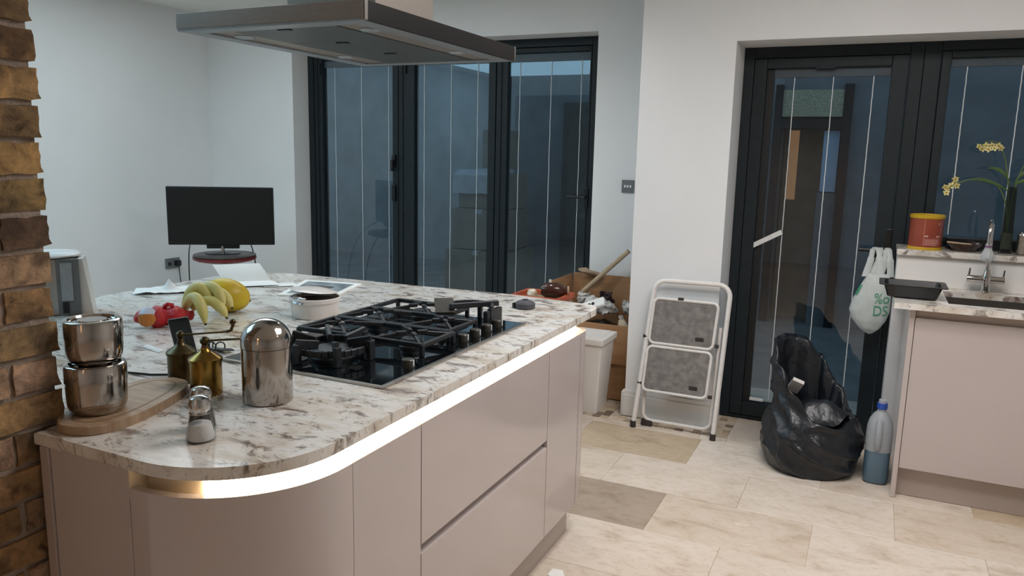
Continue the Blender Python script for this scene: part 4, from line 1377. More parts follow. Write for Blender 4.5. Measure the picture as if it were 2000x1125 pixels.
def lump(name, lab, cat, mat_, c, rx, ry, rz, amp, sc, rot=0, group=None):
    mb = MB()
    mb.ball((0, 0, 0), rx, ry, rz, 40, Euler((0.1, 0.2, rot)).to_matrix().to_4x4())
    for v in mb.bm.verts:
        q_ = v.co.copy()
        v.co += noise.noise_vector(q_ * sc + Vector(c)) * amp
        v.co += noise.noise_vector(q_ * sc * 2.6 + Vector(c)) * amp * 0.55
        v.co += Vector(c)
    o = mb.build(name, mat_, None, 80)
    return tag(o, lab, cat, group)
lump('plastic_bag', 'black plastic bag filling the cardboard box', 'bag', 'darkbag', (-1.57, 4.80, 0.31), 0.22, 0.14, 0.17, 0.022, 12)
lump('bubble_wrap', 'clear crumpled plastic wrap bundled in the cardboard box', 'packaging', 'clearbag', (-1.60, 4.82, 0.57), 0.11, 0.045, 0.05, 0.030, 22, 0.3)
lump('plastic_wrap', 'pale twisted wrap sticking up at the back of the cardboard box', 'packaging', 'clearbag', (-1.735, 4.88, 0.60), 0.05, 0.025, 0.05, 0.03, 26, 0.6)
lump('plastic_wrap', 'pale scrunched wrap at the right side of the cardboard box', 'packaging', 'clearbag', (-1.40, 4.84, 0.575), 0.05, 0.04, 0.045, 0.03, 26, 0.2)
lump('parcel', 'dark red wrapped bundle at the back of the cardboard box', 'parcel', 'darkwrap', (-1.60, 4.955, 0.60), 0.045, 0.03, 0.055, 0.03, 24)
t = thing('printed_packet', 'white packet with black print lying over the cardboard box edge', 'packet', (-1.66, 4.69, 0.54))
m = Matrix.Translation((-1.60, 4.655, 0.605)) @ Euler((math.radians(34), math.radians(-22), math.radians(8))).to_matrix().to_4x4()
mb = MB().box(-0.085, 0.085, -0.035, 0.035, -0.012, 0.012, 0.008, m=m)
bmesh.ops.subdivide_edges(mb.bm, edges=mb.bm.edges[:], cuts=2, use_grid_fill=True)
mb.jitter(0.008, 30)
mb.build('wrapper', 'paper', t)
for dx in (-0.012, 0.008):
    mb = MB()
    mb.lathe([(0, 0), (0.010, 0), (0.010, 0.003), (0, 0.003)], (0, 0, 0), 16, m=m @ Matrix.Translation((dx * 1.3, -0.004, 0.0145)))
    mb.build('printed_mark', 'blackplastic', t)
t = thing('steel_bottle', 'shiny pale steel flask standing in the cardboard box', 'bottle', (-1.372, 4.68, 0.30))
m = Euler((math.radians(8), math.radians(-14), 0)).to_matrix().to_4x4()
MB().lathe([(0, 0), (0.034, 0), (0.036, 0.01), (0.034, 0.13), (0.020, 0.17), (0.016, 0.18), (0, 0.18)], (-1.362, 4.685, 0.36), 28, m=m).build('body', 'channel', t)
MB().lathe([(0, 0.181), (0.017, 0.181), (0.017, 0.205), (0, 0.207)], (-1.362, 4.685, 0.36), 20, m=m).build('stopper', 'chrome', t)
t = thing('wooden_pole', 'pale round wooden pole sticking out behind the cardboard box', 'pole', (-1.66, 4.98, 0.7))
MB().cyl((-1.78, 4.93, 0.625), (-1.475, 4.99, 0.93), 0.016, seg=16).build('shaft', 'stick', t)
MB().cyl((-1.475, 4.99, 0.93), (-1.472, 4.991, 0.933), 0.0163, seg=16).build('end_cap', 'wooddark', t)
lump('leather_glove', 'brown leathery scrap resting on top of the box flap', 'scrap', 'hall', (-1.74, 4.99, 0.765), 0.085, 0.03, 0.018, 0.012, 25, 0.25)

t = thing('waste_bin', 'white plastic waste bin standing at the far end of the island', 'bin', (-1.55, 4.42, 0))
def quad(x0, x1, y0, y1, z): return [Vector((x0, y0, z)), Vector((x1, y0, z)), Vector((x1, y1, z)), Vector((x0, y1, z))]
mb = MB()
mb.grid([quad(-1.66, -1.432, 4.315, 4.52, 0.0), quad(-1.69, -1.405, 4.285, 4.545, 0.44)], closed_u=True, cap=True)
bmesh.ops.bevel(mb.bm, geom=[e for e in mb.bm.edges if abs(e.verts[0].co.z - e.verts[1].co.z) > 0.1], offset=0.012, segments=3, profile=0.5, affect='EDGES')
mb.build('body', 'whiteplastic', t)
mb = MB().box(-1.702, -1.392, 4.272, 4.558, 0.435, 0.475, 0.008)
mb.build('rim', 'whiteplastic', t)
MB().box(-1.675, -1.42, 4.30, 4.53, 0.470, 0.482, 0.005).build('lid', 'whiteplastic', t)

# low crate with ornaments behind the island
t = thing('orange_crate', 'brown crate with an orange rim between island and folding doors', 'crate', (-1.72, 4.1, 0))
cx0, cx1, cy0, cy1, cz = -1.86, -1.575, 3.98, 4.22, 0.755
b = MB()
b.box(cx0, cx1, cy0, cy1, 0.0, cz - 0.03, 0.004)
b.build('case', 'hall', t)
b = MB()
b.box(cx0 - 0.01, cx1 + 0.01, cy0 - 0.01, cy0 + 0.012, cz - 0.03, cz, 0.003)
b.box(cx0 - 0.01, cx1 + 0.01, cy1 - 0.012, cy1 + 0.01, cz - 0.03, cz, 0.003)
b.box(cx0 - 0.01, cx0 + 0.012, cy0 + 0.012, cy1 - 0.012, cz - 0.03, cz, 0.003)
b.box(cx1 - 0.012, cx1 + 0.01, cy0 + 0.012, cy1 - 0.012, cz - 0.03, cz, 0.003)
b.build('rim', 'copper', t)
t = thing('brown_jug', 'rounded brown glazed pot lying in the orange crate', 'pot', (-1.655, 4.12, 0.73))
m = Euler((0, math.radians(90), math.radians(20))).to_matrix().to_4x4()
MB().lathe([(0, -0.075), (0.028, -0.075), (0.044, -0.05), (0.047, 0.01), (0.036, 0.05), (0.022, 0.065), (0.022, 0.078), (0, 0.078)], (-1.655, 4.12, cz + 0.022), 28, m=m).build('body', 'brownglass', t)
MB().lathe([(0, 0.078), (0.027, 0.078), (0.027, 0.088), (0, 0.088)], (-1.655, 4.12, cz + 0.022), 24, m=m).build('lip', 'hall', t)
lump('bauble', 'shiny pale ornament lying in the orange crate', 'ornament', 'channel', (-1.765, 4.06, cz + 0.003), 0.030, 0.024, 0.028, 0.010, 30)

# ================================================================== STEP LADDER
t = thing('step_ladder', 'folded white two-step ladder with grey treads leaning on the white pier', 'ladder', (-0.94, 4.22, 0))
def lad(x, h_):      # plane of the front frame
    return Vector((x, 4.213 + 0.135 * h_ / 0.85, h_))
xl0, xr0, xl1, xr1 = -1.168, -0.708, -1.118, -0.688
def rail(x0, x1, z): return x0 + (x1 - x0) * z / 0.80
pts = [lad(rail(xl0, xl1, z), z) for z in (0.03, 0.25, 0.5, 0.72)]
for k in range(1, 7):
    a = PI - PI / 2 * k / 6
    pts.append(lad(-1.118 + 0.065 + 0.065 * math.cos(a), 0.79 + 0.065 * math.sin(a)))
for k in range(0, 7):
    a = PI / 2 - PI / 2 * k / 6
    pts.append(lad(-0.688 - 0.065 + 0.065 * math.cos(a), 0.795 + 0.065 * math.sin(a)))
pts += [lad(rail(xr0, xr1, z), z) for z in (0.72, 0.5, 0.25, 0.03)]
MB().tube(pts, 0.0135, 12).build('front_frame', 'ladder', t)
for x in (xl0, xr0):
    q = lad(x, 0.0)
    MB().lathe([(0, 0), (0.017, 0), (0.0165, 0.036), (0, 0.036)], (q.x, q.y, 0.0), 16).build('foot', 'rubber', t)
# rear frame
def lb(x, h_): return Vector((x, 4.268 + 0.085 * h_ / 0.85, h_))
pts = [lb(-1.115, 0.62), lb(-1.125, 0.35), lb(-1.13, 0.14)]
for k in range(1, 6):
    a = PI + PI / 2 * k / 5
    pts.append(lb(-1.13 + 0.05 + 0.05 * math.cos(a), 0.085 + 0.05 * math.sin(a)))
for k in range(0, 6):
    a = 1.5 * PI + PI / 2 * k / 5
    pts.append(lb(-0.735 - 0.05 + 0.05 * math.cos(a), 0.085 + 0.05 * math.sin(a)))
pts += [lb(-0.735, 0.14), lb(-0.73, 0.35), lb(-0.725, 0.62)]
MB().tube(pts, 0.010, 10).build('rear_frame', 'ladder', t)
MB().box(-1.135, -1.07, 4.258, 4.288, 0.0, 0.036, 0.004).build('rear_foot', 'rubber', t)
def tread(z0, z1, x0, x1, skew):
    out_ = rrect((x0 + x1) / 2, (z0 + z1) / 2, x1 - x0, z1 - z0, 0.03, 6)
    pts = [lad(x + skew * (zz - z0), zz) + Vector((0, -0.012, 0)) for x, zz in out_]
    fr = MB().tube(pts, 0.0085, 8, closed=True).build('step', 'ladder', t)
    inn = rrect((x0 + x1) / 2, (z0 + z1) / 2, x1 - x0 - 0.014, z1 - z0 - 0.014, 0.026, 6)
    mb = MB()
    a = [mb.bm.verts.new(lad(x + skew * (zz - z0), zz) + Vector((0, -0.015, 0))) for x, zz in inn]
    c = [mb.bm.verts.new(lad(x + skew * (zz - z0), zz) + Vector((0, -0.003, 0))) for x, zz in inn]
    mb.bm.faces.new(a); mb.bm.faces.new(list(reversed(c)))
    n_ = len(a)
    for i in range(n_): mb.bm.faces.new((a[i], a[(i + 1) % n_], c[(i + 1) % n_], c[i]))
    mb.build('tread_mat', 'tread', fr)
    q0 = lad(x1 - 0.075, z0 + 0.045)
    MB().box(q0.x - 0.024, q0.x + 0.024, q0.y - 0.0165, q0.y - 0.013, q0.z - 0.014, q0.z + 0.014, 0.001).build('tread_label', 'rubber', fr)
tread(0.500, 0.755, -1.118, -0.755, 0.05)
tread(0.225, 0.480, -1.130, -0.765, 0.04)
for (x, z) in ((-1.145, 0.53), (-0.735, 0.52), (-1.152, 0.26), (-0.745, 0.235)):
    q = lad(x, z)
    MB().cyl((q.x - 0.010, q.y - 0.004, q.z), (q.x + 0.012, q.y - 0.004, q.z), 0.010, seg=14).build('pivot', 'rubber', t)
q = lad(-0.955, 0.762)
MB().box(q.x - 0.016, q.x + 0.016, q.y - 0.024, q.y - 0.006, q.z - 0.006, q.z + 0.008, 0.003).build('catch', 'rubber', t)

# ================================================================== REFUSE SACK
sc_ = Vector((-0.195, 4.10, 0))
t = thing('refuse_sack', 'full black plastic refuse sack standing open on the floor', 'bag', (sc_.x, sc_.y, 0))
def rimz(a):
    ks = [(0, .34), (45, .43), (90, .56), (120, .645), (150, .655), (185, .635), (205, .55), (240, .41), (275, .29), (310, .26), (335, .28), (360, .34)]
    d = math.degrees(a) % 360
    for (a0, z0), (a1, z1) in zip(ks, ks[1:]):
        if a0 <= d <= a1:
            u_ = (d - a0) / (a1 - a0)
            u_ = u_ * u_ * (3 - 2 * u_)
            return z0 + (z1 - z0) * u_
    return .35
def sackr(a, z):
    base = 0.232 + 0.018 * math.sin(min(1, z / 0.25) * PI)
    if z < 0.05: base *= 0.92 + 0.08 * (z / 0.05) ** 0.5
    d = math.degrees(a) % 360
    lean = 0.5 + 0.5 * math.cos(a - math.radians(160))
    taper = max(0, z - 0.20) * (0.50 - 0.47 * lean)
    return base - taper
NA = 120
mb = MB()
rows = []
NV = 34
rows.append([Vector((sc_.x + 0.02 * math.cos(2 * PI * j / NA), sc_.y + 0.02 * math.sin(2 * PI * j / NA), 0.001)) for j in range(NA)])
for i in range(NV + 1):
    v = i / NV
    r_ = []
    for j in range(NA):
        a = 2 * PI * j / NA
        z = 0.0015 + rimz(a) * v
        rr = sackr(a, z)
        ca_, sa_ = math.cos(a), math.sin(a)
        q = Vector((ca_ * 1.0, sa_ * 1.0, z * 7.5 + 0.9 * ca_))
        cre = (1 - abs(noise.noise(q))) ** 6 * 0.026 + noise.noise(q * 0.9 + Vector((4, 1, 2))) * 0.022
        q2 = Vector((ca_ * 2.6 + z * 4, sa_ * 2.6, z * 9))
        cre += (1 - abs(noise.noise(q2 + Vector((9, 3, 1))))) ** 8 * 0.010
        cre -= 0.010
        cre *= min(1, 0.25 + v * 3) * (1 if z > 0.01 else 0.2)
        rr += cre - 0.01
        r_.append(Vector((sc_.x + rr * math.cos(a), sc_.y + rr * math.sin(a), z)))
    rows.append(r_)
outer_rim = rows[-1]
for i in range(1, 12):
    v = i / 11
    r_ = []
    for j in range(NA):
        a = 2 * PI * j / NA
        z = rimz(a) + (0.008 if i == 1 else 0) - (rimz(a) - 0.25) * v
        rr = (Vector((outer_rim[j].x, outer_rim[j].y)) - Vector((sc_.x, sc_.y))).length - 0.010 - 0.035 * v
        rr += noise.noise(Vector((math.cos(a) * 2, math.sin(a) * 2, z * 9))) * 0.012
        r_.append(Vector((sc_.x + rr * math.cos(a), sc_.y + rr * math.sin(a), z)))
    rows.append(r_)
mb.grid(rows, closed_u=True, cap=True)
mb.build('sack', 'binbag', t, 180)
mb = MB()
rows = []
for i in range(13):
    r_ = []
    for j in range(40):
        a = 2 * PI * j / 40
        rr = 0.180 * i / 12
        x, y = sc_.x + rr * math.cos(a), sc_.y + rr * math.sin(a)
        z = 0.27 + 0.07 * (1 - (i / 12) ** 2) + 0.22 * (x - sc_.x) + 0.05 * noise.noise(Vector((x * 11, y * 11, 3.0)))
        r_.append(Vector((x, y, z)))
    rows.append(r_)
mb.grid(rows, closed_u=True)
mb.build('inner_liner', 'binbag', t, 180)
m = Matrix.Translation((-0.295, 4.16, 0.395)) @ Euler((math.radians(35), math.radians(20), math.radians(10))).to_matrix().to_4x4()
tag(MB().box(-0.030, 0.030, -0.012, 0.012, -0.045, 0.045, 0.003, m=m).build('white_carton', 'whiteplastic'), 'white carton poking out of the black refuse sack', 'carton')

# ================================================================== BLUE BOTTLE
bx, by = 0.118, 4.045
t = thing('screenwash_bottle', 'translucent plastic bottle of blue liquid beside the sink cabinet', 'bottle', (bx, by, 0))
def sq(r, z, e=3.2, n=40, r2=None):
    o_ = []
    for k in range(n):
        a = 2 * PI * k / n
        ca, sa = math.cos(a), math.sin(a)
        o_.append(Vector((bx + math.copysign(abs(ca) ** (2 / e), ca) * r, by + math.copysign(abs(sa) ** (2 / e), sa) * (r2 or r), z)))
    return o_
mb = MB()
mb.grid([sq(.050, 0.001), sq(.056, .008), sq(.058, .03), sq(.058, .165)], closed_u=True, cap=True)
mb.build('liquid', 'liquid', t)
mb = MB()
mb.grid([sq(.0595, .1652), sq(.0595, .24, 3.0), sq(.058, .28, 2.8), sq(.050, .315, 2.4), sq(.034, .345, 2.1), sq(.021, .358, 2), sq(.019, .372, 2)], closed_u=True, cap=True)
mb.build('upper_body', 'milk', t)
mb = MB()
mb.tube([(bx - 0.004, by - 0.054, 0.185), (bx - 0.004, by - 0.066, 0.21), (bx - 0.004, by - 0.064, 0.285), (bx - 0.004, by - 0.046, 0.32)], 0.016, 12)
mb.build('grip', 'milk', t)
MB().lathe([(0, .372), (.023, .372), (.024, .378), (.023, .400), (0, .400)], (bx, by, 0), 28).build('cap', 'bluecap', t)
MB().lathe([(0, .400), (.018, .400), (.017, .416), (0, .418)], (bx, by, 0), 24).build('cap_top', 'pouch', t)

# ================================================================== SINK RUN
t = thing('sink_cabinet', 'gloss sink base cabinet at the right', 'cabinet', (0.8, 4.1, 0))
PF = 3.868
MB().box(0.184, 0.206, PF, 4.43, 0.001, ZB - 0.0005, 0.001).build('end_panel', 'cab', t)
MB().box(0.2085, 0.88, PF + 0.004, PF + 0.024, 0.15, DZ1, 0.0012).build('door', 'cab', t)
b = MB()
b.box(0.208, 1.6, PF + 0.028, 4.42, 0.15, 0.62)
b.box(0.208, 0.222, PF + 0.028, 4.42, 0.62, 0.85)
b.build('carcass', 'cabcarc', t)
MB().box(0.207, 1.6, PF + 0.018, PF + 0.022, 0.866, ZB - 0.0005).build('rail_channel', 'plinth', t)
MB().box(0.883, 1.6, PF + 0.004, PF + 0.024, 0.15, DZ1, 0.0012).build('door', 'cab', t)
MB().box(0.207, 1.6, 3.925, 3.94, 0.001, 0.149, 0.001).build('kickboard', 'plinth', t)
# worktop with sink cut-out
SX0, SX1, SY0, SY1 = 0.335, 1.02, 3.925, 4.315
b = MB()
WX0, WX1, WY0, WY1 = 0.115, 1.6, 3.825, 4.43
b.box(WX0, SX0, WY0, WY1, ZB, ZT)
b.box(SX1, WX1, WY0, WY1, ZB, ZT)
b.box(SX0, SX1, WY0, SY0, ZB, ZT)
b.box(SX0, SX1, SY1, WY1, ZB, ZT)
tag(b.build('sink_worktop', 'granite'), 'cream granite worktop around the sink below the window', 'worktop')
t = thing('sink', 'undermounted stainless steel sink below the window', 'sink', (0.68, 4.12, 0.75))
b = MB()
iz = ZB - 0.17
b.box(SX0 - 0.012, SX1 + 0.012, SY0 - 0.012, SY0, iz, ZB - 0.0006)
b.box(SX0 - 0.012, SX1 + 0.012, SY1, SY1 + 0.012, iz, ZB - 0.0006)
b.box(SX0 - 0.012, SX0, SY0, SY1, iz, ZB - 0.0006)
b.box(SX1, SX1 + 0.012, SY0, SY1, iz, ZB - 0.0006)
b.box(SX0 - 0.012, SX1 + 0.012, SY0 - 0.012, SY1 + 0.012, iz - 0.01, iz)
b.build('basin', 'steel', t)
MB().lathe([(0, 0), (0.045, 0), (0.045, 0.003), (0.03, 0.002), (0, 0.001)], (0.68, 4.12, iz + 0.0005), 28).build('drain', 'chrome', t)

# tap
t = thing('mixer_tap', 'chrome two-lever swan neck mixer tap behind the sink', 'tap', (0.522, 4.37, ZT))
tx, ty = 0.522, 4.37
MB().lathe([(0, 0), (0.026, 0), (0.026, 0.006), (0.019, 0.012), (0.018, 0.05), (0.022, 0.055), (0.022, 0.085), (0.015, 0.10), (0.013, 0.115), (0, 0.115)], (tx, ty, ZT), 28).build('body', 'chrome', t)
b = MB()
b.cyl((tx - 0.085, ty, ZT + 0.066), (tx + 0.075, ty, ZT + 0.066), 0.0175, seg=24)
b.build('valve_bar', 'chrome', t)
for sx in (-0.078, 0.068):
    h = MB()
    h.cyl((tx + sx, ty, ZT + 0.066), (tx + sx + 0.003, ty - 0.004, ZT + 0.118), 0.0045, seg=12)
    h.build('lever', 'chrome', t)
pts = [Vector((tx, ty, ZT + 0.10)), Vector((tx - 0.002, ty, ZT + 0.2)), Vector((tx - 0.004, ty, ZT + 0.29))]
for k in range(1, 11):
    a = PI * k / 10
    pts.append(Vector((tx - 0.004 - 0.010 * (1 - math.cos(a)), ty - 0.065 * (1 - math.cos(a)), ZT + 0.29 + 0.065 * math.sin(a))))
pts += [Vector((tx - 0.024, ty - 0.130, ZT + 0.255)), Vector((tx - 0.024, ty - 0.130, ZT + 0.235))]
MB().tube(pts, 0.0105, 14).build('spout', 'chrome', t)
ep_ = Vector((tx - 0.024, ty - 0.130, ZT + 0.235))
t = thing('descaling_pouch', 'small clear bag tied to the tap spout with a purple band', 'bag', tuple(ep_))
MB().lathe([(0.013, 0.02), (0.0135, 0.0), (0.018, -0.012), (0.026, -0.032), (0.027, -0.05), (0.017, -0.066), (0, -0.07)], tuple(ep_), 24, sy=0.7).jitter(0.003, 60).build('pouch', 'pouch', t)
MB().lathe([(0.0135, 0.0), (0.0155, 0.0), (0.0155, 0.006), (0.0135, 0.006)], tuple(ep_ + Vector((0, 0, 0.002))), 20).build('band', 'purple', t)

# black roasting tray
t = thing('plastic_tray', 'black plastic food tray at the corner of the sink worktop', 'tray', (0.20, 4.05, ZT))
def tr(w, d, z, r=0.018): return [Vector((x, y, z)) for x, y in rrect(0.188, 4.03, w * 0.92, d, r, 4)]
mb = MB()
mb.grid([tr(.200, .115, ZT + .001), tr(.225, .14, ZT + .006), tr(.262, .178, ZT + .060), tr(.308, .215, ZT + .062), tr(.308, .215, ZT + .066), tr(.256, .172, ZT + .065), tr(.220, .135, ZT + .011), tr(.20, .115, ZT + .008)], closed_u=True, cap=True)
mb.build('tray', 'blackplastic', t)

# carrier bag on the door handle
t = thing('carrier_bag', 'white plastic carrier bag with green print hanging on the door handle', 'bag', (0.01, 4.58, 1.0))
zs = [0.632, 0.640, 0.665, 0.71, 0.76, 0.82, 0.87, 0.91, 0.94, 0.965]
xl = [0.024, 0.006, -0.028, -0.066, -0.084, -0.070, -0.048, -0.032, -0.016, -0.004]
xr = [0.034, 0.050, 0.076, 0.104, 0.119, 0.119, 0.117, 0.113, 0.106, 0.098]
dp = [0.004, 0.018, 0.042, 0.055, 0.058, 0.054, 0.046, 0.036, 0.024, 0.010]
def interp(tab, z):
    for i in range(len(zs) - 1):
        if zs[i] <= z <= zs[i + 1]:
            u_ = (z - zs[i]) / (zs[i + 1] - zs[i])
            return tab[i] * (1 - u_) + tab[i + 1] * u_
    return tab[-1] if z > zs[-1] else tab[0]
YC = 4.553
def bagpt(a, z):
    x0, x1, d_ = interp(xl, z), interp(xr, z), interp(dp, z)
    c_, s_ = math.cos(a), math.sin(a)
    x = (x0 + x1) / 2 + (x1 - x0) / 2 * c_
    y = YC + d_ * s_
    q = Vector((x * 14, z * 7, s_))
    cre = noise.noise(q) * 0.007 + noise.noise(q * 2.4) * 0.004
    return Vector((x, y + cre * (1 if s_ < 0 else 0.4), z))
mb = MB()
rows = []
for i in range(41):
    z = 0.632 + (0.965 - 0.632) * i / 40
    rows.append([bagpt(2 * PI * j / 56, z) for j in range(56)])
mb.grid(rows, closed_u=True, cap=True)
mb.build('pouch', 'carrier', t, 180)
def strap(pts):
    mb = MB()
    P_ = [Vector(p) for p in pts]
    fine = []
    for i in range(len(P_) - 1):
        for k in range(5): fine.append(P_[i].lerp(P_[i + 1], k / 5))
    fine.append(P_[-1])
    rows = []
    for i, p in enumerate(fine):
        w = 0.013 if 0.2 < i / len(fine) < 0.8 else 0.017
        rows.append([p + Vector((-w, 0.002 * math.sin(i), 0)), p + Vector((0, -0.005, 0.002)), p + Vector((w, 0.002, 0))])
    mb.grid(rows)
    mb.build('strap', 'carrier', t, 180)
strap([(-0.020, 4.545, 0.945), (0.000, 4.575, 1.03), (0.005, 4.600, 1.088), (0.018, 4.617, 1.101), (0.030, 4.60, 1.098), (0.044, 4.575, 1.05), (0.055, 4.55, 0.95)])
strap([(0.055, 4.56, 0.95), (0.070, 4.58, 1.03), (0.072, 4.60, 1.088), (0.078, 4.617, 1.101), (0.086, 4.60, 1.092), (0.096, 4.57, 1.04), (0.104, 4.555, 0.95)])
strap([(0.035, 4.56, 0.945), (0.040, 4.59, 1.03), (0.040, 4.603, 1.088), (0.044, 4.617, 1.100), (0.048, 4.605, 1.086), (0.036, 4.585, 1.02), (0.010, 4.56, 0.948)])
def bagtext(txt, x, z, size):
    cu_ = D.curves.new('print_text', 'FONT')
    cu_.body = txt
    cu_.size = size
    to = D.objects.new('print_text', cu_)
    COL.objects.link(to)
    dg = bpy.context.evaluated_depsgraph_get()
    me = D.meshes.new_from_object(to.evaluated_get(dg))
    D.objects.remove(to)
    mb = MB()
    mb.bm.from_mesh(me)
    bmesh.ops.triangulate(mb.bm, faces=mb.bm.faces[:])
    bmesh.ops.subdivide_edges(mb.bm, edges=mb.bm.edges[:], cuts=1)
    for v in mb.bm.verts:
        X_, Z_ = x + v.co.x * 0.8, z + v.co.y
        x0, x1 = interp(xl, Z_), interp(xr, Z_)
        cc = max(-0.995, min(0.995, (X_ - (x0 + x1) / 2) / ((x1 - x0) / 2)))
        a = -math.acos(cc)
        p_ = bagpt(a, Z_)
        v.co = Vector((p_.x, p_.y - 0.004, Z_))
    mb.build('green_lettering', 'green', t)
bagtext('%o', 0.036, 0.812, 0.078)
bagtext('DS', 0.034, 0.745, 0.078)
mb = MB()
rows = []
for i in range(9):
    z = 0.845 + 0.055 * i / 8
    rows.append([bagpt(math.radians(-178 + 30 * j / 6), z) + Vector((-0.003, -0.003, 0)) for j in range(7)])
mb.grid(rows)
mb.build('green_panel', 'green', t, 180)

# ================================================================== WINDOW SILL THINGS
ZS = 1.12
t = thing('food_tin', 'large red and yellow round tin on the window sill', 'tin', (0.245, 4.51, ZS))
tc_ = (0.245, 4.51, ZS)
R_ = 0.079
MB().lathe([(0, 0.002), (R_ - 0.001, 0.002), (R_ - 0.001, 0.165), (0, 0.165)], tc_, 48).build('body', 'tinred', t)
MB().lathe([(0, 0), (R_ + 0.002, 0), (R_ + 0.003, 0.006), (R_ + 0.001, 0.013), (R_ - 0.002, 0.014), (0, 0.014)], tc_, 48).build('base_rim', 'tinyellow', t)
MB().lathe([(0, 0.158), (R_ + 0.001, 0.158), (R_ + 0.003, 0.163), (R_ + 0.003, 0.174), (R_ - 0.003, 0.177), (R_ - 0.006, 0.172), (0, 0.172)], tc_, 48).build('lid', 'tinyellow', t)
def cylpatch(a0, a1, z0, z1, off, name, m):
    mb = MB()
    rows = []
    for i in range(3):
        z = ZS + z0 + (z1 - z0) * i / 2
        rows.append([Vector((tc_[0] + (R_ + off) * math.cos(math.radians(a0 + (a1 - a0) * j / 12)), tc_[1] + (R_ + off) * math.sin(math.radians(a0 + (a1 - a0) * j / 12)), z)) for j in range(13)])
    mb.grid(rows)
    return mb.build(name, m, t)
cylpatch(262, 318, 0.020, 0.062, 0.0004, 'printed_panel', 'tinpanel')
for (a0, a1, z0, z1) in ((263, 276, 0.066, 0.074), (304, 317, 0.066, 0.074), (309, 313, 0.128, 0.139), (266, 314, 0.050, 0.0525), (266, 314, 0.042, 0.0445), (266, 312, 0.034, 0.0365), (266, 305, 0.026, 0.0285), (320, 321, 0.02, 0.15), (261, 262, 0.02, 0.15)):
    cylpatch(a0, a1, z0, z1, 0.0008, 'printed_line', 'tinmark')
t = thing('dark_dish', 'shallow dark dish with a pale stick on the window sill', 'dish', (0.42, 4.53, ZS))
MB().lathe([(0, 0.001), (0.055, 0), (0.062, 0.004), (0.092, 0.036), (0.094, 0.040), (0.088, 0.038), (0.06, 0.008), (0, 0.006)], (0.425, 4.53, ZS), 36, sx=0.85).build('dish', 'brownglass', t)
m = Matrix.Translation((0.395, 4.46, ZS + 0.043)) @ Euler((0, 0.06, 0.08)).to_matrix().to_4x4()
tag(MB().box(-0.055, 0.055, -0.006, 0.006, -0.004, 0.004, 0.002, m=m).build('wooden_stick', 'stick'), 'short pale wooden stick lying across the dark dish', 'stick')
t = thing('black_trough', 'low black tray along the bottom of the kitchen window', 'tray', (0.5, 4.63, ZS))
b = MB()
b.box(0.35, 0.82, 4.615, 4.66, ZS, ZS + 0.004)
b.box(0.35, 0.82, 4.612, 4.617, ZS, ZS + 0.055, 0.002)
b.box(0.35, 0.82, 4.658, 4.663, ZS, ZS + 0.055, 0.002)
b.box(0.35, 0.355, 4.617, 4.658, ZS, ZS + 0.055, 0.002)
b.box(0.815, 0.82, 4.617, 4.658, ZS, ZS + 0.055, 0.002)
b.build('tray', 'blackplastic', t)
t = thing('steel_jar', 'ribbed steel jar at the right end of the window sill', 'jar', (0.672, 4.50, ZS))
prof = [(0, 0.001)]
for k in range(9): prof += [(0.026, 0.004 + 0.011 * k), (0.029, 0.0095 + 0.011 * k)]
prof += [(0.027, 0.104), (0, 0.104)]
MB().lathe(prof, (0.672, 4.50, ZS), 32).build('body', 'polish', t)
MB().lathe([(0, 0.105), (0.022, 0.105), (0.022, 0.112), (0, 0.113)], (0.672, 4.50, ZS), 24).build('lid', 'chrome', t)

# orchid in a glass vase
vx, vy = 0.602, 4.53
t = thing('orchid_vase', 'tall glass vase of cream orchid sprays on the window sill', 'vase', (vx, vy, ZS))
def vq(w, z, dx=0): return [Vector((x, y, z)) for x, y in rrect(vx + dx, vy, w, w, 0.006, 3)]
mb = MB()
mb.grid([vq(.058, ZS + .001), vq(.058, ZS + .03), vq(.050, ZS + .14), vq(.040, ZS + .33), vq(.037, ZS + .33), vq(.046, ZS + .14), vq(.052, ZS + .03), vq(.05, ZS + .02)], closed_u=True, cap=True)
mb.build('glass_vase', 'vaseglass', t)
mb = MB()
mb.grid([vq(.046, ZS + .022), vq(.042, ZS + .10)], closed_u=True, cap=True)
mb.build('pebbles', 'pebble', t)
def bez(p0, p1, p2, n=14): return [Vector(p0) * (1 - u_) ** 2 + Vector(p1) * 2 * u_ * (1 - u_) + Vector(p2) * u_ * u_ for u_ in [i / n for i in range(n + 1)]]
stems = [bez((vx, vy, ZS + .10), (vx - 0.03, vy, 1.78), (0.44, 4.50, 1.645)),
         bez((vx, vy, ZS + .10), (vx - 0.02, vy, 1.60), (0.325, 4.49, 1.44)),
         bez((vx, vy, ZS + .10), (vx + 0.0, vy, 1.66), (0.70, 4.50, 1.575))]
for s_ in stems: MB().tube(s_, 0.0028, 6).build('stem', 'stem', t)
pet = MB()
for k in range(5):
    a = 2 * PI * k / 5
    rows = []
    for i in range(4):
        u_ = i / 3
        w = 0.0065 * math.sin(PI * (0.15 + 0.8 * u_))
        c_ = Vector((math.cos(a), 0, math.sin(a))) * (0.004 + 0.016 * u_)
        s2 = Vector((-math.sin(a), 0, math.cos(a))) * w
        rows.append([c_ - s2 + Vector((0, -0.004 * u_, 0)), c_ + Vector((0, -0.002, 0)), c_ + s2 + Vector((0, -0.004 * u_, 0))])
    pet.grid(rows)
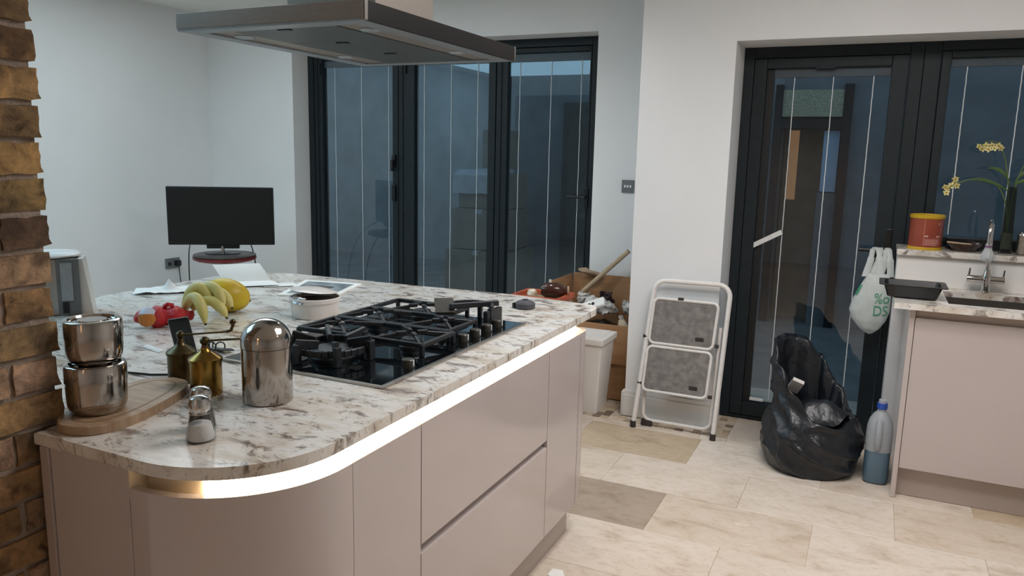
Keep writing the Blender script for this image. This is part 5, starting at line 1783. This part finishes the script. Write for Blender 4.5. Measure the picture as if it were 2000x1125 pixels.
bl = pet.build('blossom', 'petal', None, 180)
bl.parent = t
heart = MB(); heart.ball((0, -0.004, 0), 0.0045, seg=8)
hh = heart.build('blossom_heart', 'petalheart', None)
hh.parent = bl
spots = []
for (cx_, cz_, pts) in ((0.485, 1.645, ((-.05, 0), (-.035, -.012), (-.022, .004), (-.012, -.014), (.004, .006), (.014, -.010), (.03, .004), (.042, -.008))),
                        (0.345, 1.452, ((0, .012), (-.012, -.004), (.012, -.004), (-.024, -.022), (-.036, -.012), (-.03, -.04), (.004, .03))),
                        (0.655, 1.560, ((0, 0), (.014, .012), (.02, -.012), (.034, .004)))):
    for dx, dz in pts: spots.append((cx_ + dx, 4.495 + random.uniform(-.01, .01), cz_ + dz))
for i, p in enumerate(spots):
    o = bl if i == 0 else copy_tree(bl, t)
    o.location = Vector(p) - t.location
    o.rotation_euler = (random.uniform(-.5, .5), random.uniform(-1, 1), random.uniform(-.6, .6))
    o.scale = (0.85,) * 3
for (p0, p1, p2, w) in (((vx - .005, vy, 1.45), (0.55, 4.52, 1.56), (0.475, 4.50, 1.535), 0.009), ((vx, vy, 1.45), (0.62, 4.52, 1.55), (0.72, 4.50, 1.535), 0.011), ((vx - .01, vy, 1.42), (0.52, 4.51, 1.49), (0.40, 4.50, 1.478), 0.007), ((vx, vy, 1.46), (0.66, 4.51, 1.50), (0.71, 4.48, 1.49), 0.010)):
    q = bez(p0, p1, p2, 10)
    rows = []
    for i, p in enumerate(q):
        ww = w * math.sin(PI * min(0.98, 0.08 + 0.92 * i / 10))
        rows.append([p + Vector((0, 0, -ww)), p + Vector((0, -0.004, 0)), p + Vector((0, 0, ww))])
    mb = MB(); mb.grid(rows); mb.build('leaf', 'leaf', t, 180)

# torn scrap of paper on the floor by the plinth
pts = [( -0.985, 2.48), (-0.94, 2.46), (-0.925, 2.50), (-0.945, 2.535), (-0.985, 2.53)]
tag(MB().prism(pts, 0.0015, 0.004).build('paper_scrap', 'paper'), 'torn white paper scrap on the floor by the island plinth', 'paper')
